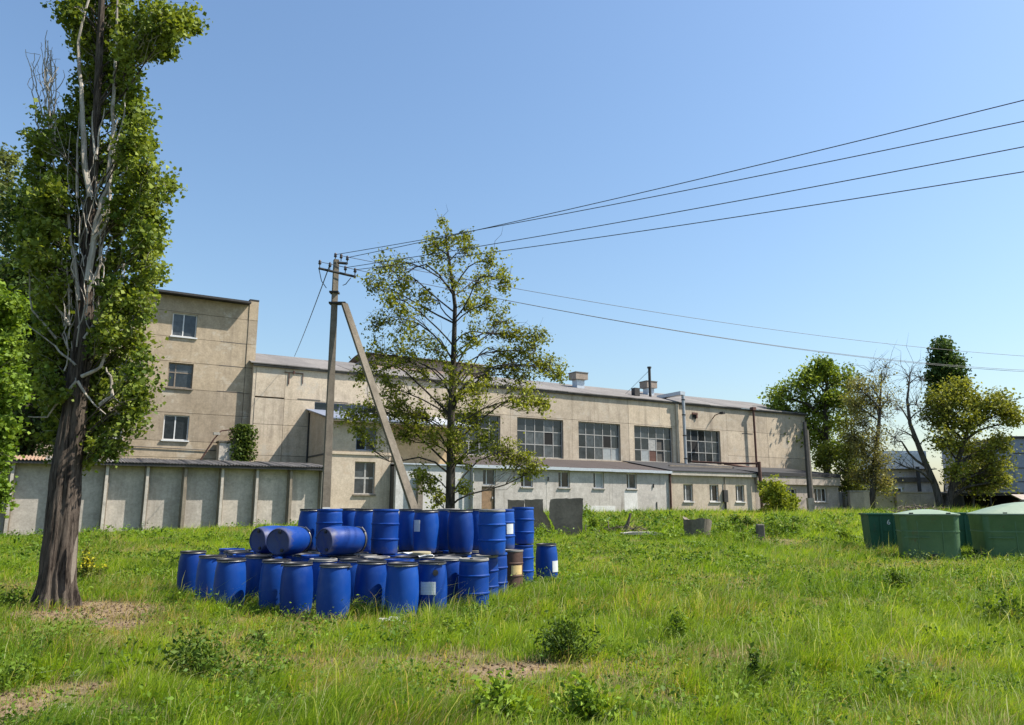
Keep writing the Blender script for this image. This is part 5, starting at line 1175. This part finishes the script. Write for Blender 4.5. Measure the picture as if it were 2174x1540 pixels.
# ------------------------------------------------------------------ grass
def grass():
    r = np.random.default_rng(99)
    bands = [(6.3, 9.5, 2300, .0062), (9.5, 13, 1500, .0075), (13, 18, 900, .0095), (18, 26, 470, .013), (26, 36, 300, .020), (36, 52, 150, .030), (52, 74, 60, .048)]
    V = []; Q = []; T = []; Cc = []; off = 0
    for (y0, y1, den, wd) in bands:
        xm = .74*y1+1.0; n = int(den*(y1-y0)*2*xm)
        x = r.uniform(-xm, xm, n); y = r.uniform(y0, y1, n)
        k = np.abs(x) < .74*y+1.0
        dd = -x*sa+y*ca; ss = x*ca+y*sa                              # keep out of the buildings
        k &= ~((dd > 43.0) & (ss < 14.0)) & ~((dd > 45.9) & (ss < 63.2)) & ~(dd > 75)
        x, y = x[k], y[k]
        dry = dryness(x, y); pat = fbm(x+20, y+80, 2.3); fine = fbm(x+5, y+15, .42); tuft = vnoise(x/.17+31, y/.21+17); big = fbm(x+90, y, 6.0)
        keep = r.random(len(x)) > np.maximum(dry*.84, np.clip(.47-fine, 0, .4)*2.6)
        x, y, dry, pat, fine, big, tuft = [a[keep] for a in (x, y, dry, pat, fine, big, tuft)]
        n = len(x); z = gz(x, y)
        h = 1.05*(.05+.32*np.clip((fine-.36)*2.6, 0, 1)*np.clip(pat*2-.3, .15, 1)+.10*tuft)*r.uniform(.55, 1.25, n)*(1-.6*dry)*(1+.010*np.maximum(y-20, 0))
        tall = r.random(n) < .03; h[tall] = h[tall]*1.7+.05
        w = wd*r.uniform(.6, 1.35, n)
        az = 6.28*2*vnoise(x/.6+3, y/.6+50)+r.normal(size=n)*.9; lean = r.uniform(.15, 1.0, n)*h+.02; wx = np.cos(az)*lean+.32*h; wy = np.sin(az)*lean-.06*h
        sd = r.uniform(0, 6.28, n); sx, sy = np.cos(sd)*w*.5, np.sin(sd)*w*.5*.6
        mx, my, mz = x+wx*.38, y+wy*.38, z+h*.62; tip = np.c_[x+wx, y+wy, z+h*(.98-.35*(lean/h.clip(.05)-.3).clip(0, .8))]
        g1 = np.array((.12, .22, .016)); g2 = np.array((.335, .42, .036)); g3 = np.array((.40, .31, .15)); g4 = np.array((.05, .115, .014)); g5 = np.array((.42, .43, .19))
        t = np.clip(.02+.60*big+.5*(fine-.4)+.3*(tuft-.5)+r.normal(size=n)*.17, 0, 1)[:, None]; c = g1*(1-t)+g2*t
        dk = np.clip((pat-.49)*3.4, 0, .9)[:, None]*(r.random((n, 1)) < .75); c = c*(1-dk*.75)+g4*dk*.75
        yl = np.clip((fbm(x+200, y+10, 3.5)-.52)*4, 0, .6); isd = (r.random(n) < dry*.85+.035+yl*.32)[:, None]; c = np.where(isd, g3*r.uniform(.6, 1.25, (n, 1)), c)
        c = np.where(tall[:, None] & (r.random((n, 1)) < .5), g5, c)
        c = c*(1+.16*np.clip((y-20)/14, 0, 1))[:, None]                # blade colour made gradually paler with distance ahead
        if y0 < 26:
            v = np.empty((n, 5, 3)); v[:, 0] = np.c_[x-sx, y-sy, z-.01]; v[:, 1] = np.c_[x+sx, y+sy, z-.01]
            v[:, 2] = np.c_[mx+sx*.8, my+sy*.8, mz]; v[:, 3] = np.c_[mx-sx*.8, my-sy*.8, mz]; v[:, 4] = tip
            b = off+np.arange(n)*5; Q.append(np.c_[b, b+1, b+2, b+3]); T.append(np.c_[b+3, b+2, b+4]); m_ = 5
        else:
            v = np.empty((n, 3, 3)); v[:, 0] = np.c_[x-sx, y-sy, z-.01]; v[:, 1] = np.c_[x+sx, y+sy, z-.01]; v[:, 2] = tip
            b = off+np.arange(n)*3; T.append(np.c_[b, b+1, b+2]); m_ = 3
        Cc.append(np.repeat(c, m_, axis=0)); V.append(v.reshape(-1, 3)); off += n*m_
    o = npmesh('grass', np.concatenate(V), np.concatenate(Q), np.concatenate(T), np.concatenate(Cc), 'grass')
    tag(o, 'rough uneven spring grass covering the whole yard', 'grass', kind='stuff')
def groundcover():
    r = np.random.default_rng(123); cen = []; col = []; siz = []
    for (y0, y1, den, ls) in ((6.3, 10, 22, .045), (10, 15, 15, .05), (15, 24, 8, .062), (24, 36, 4.2, .10), (36, 50, 2.2, .15)):
        xm = .74*y1+1; n = int(den*(y1-y0)*2*xm); x = r.uniform(-xm, xm, n); y = r.uniform(y0, y1, n)
        dd = -x*sa+y*ca; ss = x*ca+y*sa
        p = fbm(x+300, y+33, 1.8); k = (np.abs(x) < .74*y+1) & (p > .44) & (dryness(x, y) < .35) & ~((dd > 42.8) & (ss < 14)) & ~((dd > 45.7) & (ss < 63.2))
        for (a, b, q) in zip(x[k], y[k], p[k]):
            m = int(r.integers(8, 26)); w = r.uniform(.05, .17)*(1+b/60); h = r.uniform(.06, .30)*(1+b/70)
            c = np.c_[a+r.normal(size=m)*w, b+r.normal(size=m)*w, gzf(a, b)+.02+h*r.random(m)**.7]
            t = r.random(); u = np.array((.05, .11, .013))*(1-t)+np.array((.15, .235, .026))*t; cen.append(c); col.append(u*r.uniform(.75, 1.25, (m, 1))); siz.append(np.full(m, ls*r.uniform(.7, 1.3)))
    cen = np.concatenate(cen); v, q, cl = leaves_np(cen, np.concatenate(siz), np.concatenate(col), .8, 5, .55)
    tag(npmesh('weeds', v, q, cols=cl, m='leaf'), 'low broad leaved weeds mixed through the grass', 'weeds', kind='stuff')
groundcover()
def clods():                                    # crumbs of soil and flattened straw on the bare patches
    r = np.random.default_rng(7); x = r.uniform(-14, 14, 60000); y = r.uniform(6.5, 17.5, 60000); k = (dryness(x, y) > .45) & (np.abs(x) < .74*y+1); x, y = x[k], y[k]
    h = r.random(len(x)) < .55; c = np.c_[x, y, gz(x, y)+.008]
    o6 = np.array([(1, 0, 0), (0, 1, 0), (-1, 0, 0), (0, -1, 0), (0, 0, .7), (0, 0, -.7)]); f8 = np.array([(0, 1, 4), (1, 2, 4), (2, 3, 4), (3, 0, 4), (1, 0, 5), (2, 1, 5), (3, 2, 5), (0, 3, 5)])
    p = c[h]; n = len(p); sz = (r.uniform(.006, .03, n)**1.0)[:, None, None]; v = p[:, None, :]+o6[None]*sz*r.uniform(.6, 1.4, (n, 6, 1)); t = (np.arange(n)[:, None, None]*6+f8[None]).reshape(-1, 3)
    col = np.array((.17, .12, .08))*r.uniform(.45, 1.5, (n, 1)); V = [v.reshape(-1, 3)]; T = [t]; Cc = [np.repeat(col, 6, 0)]
    p = c[~h]; n2 = len(p); a = r.uniform(0, 6.28, n2); L = r.uniform(.06, .22, n2); d = np.c_[np.cos(a)*L, np.sin(a)*L, r.uniform(.0, .04, n2)]; w = np.c_[-np.sin(a), np.cos(a), np.zeros(n2)]*.0045
    v = np.stack([p-w, p+w, p+d], 1); V.append(v.reshape(-1, 3)); T.append(n*6+np.arange(n2*3).reshape(-1, 3)); Cc.append(np.repeat(np.array((.40, .33, .19))*r.uniform(.6, 1.2, (n2, 1)), 3, 0))
    tag(npmesh('soil_crumbs', np.concatenate(V), None, np.concatenate(T), np.concatenate(Cc), 'grass'), 'crumbs of brown soil and flattened straw on the bare patches', 'soil', kind='stuff')
clods()
grass()
print('objects', len(bpy.data.objects))
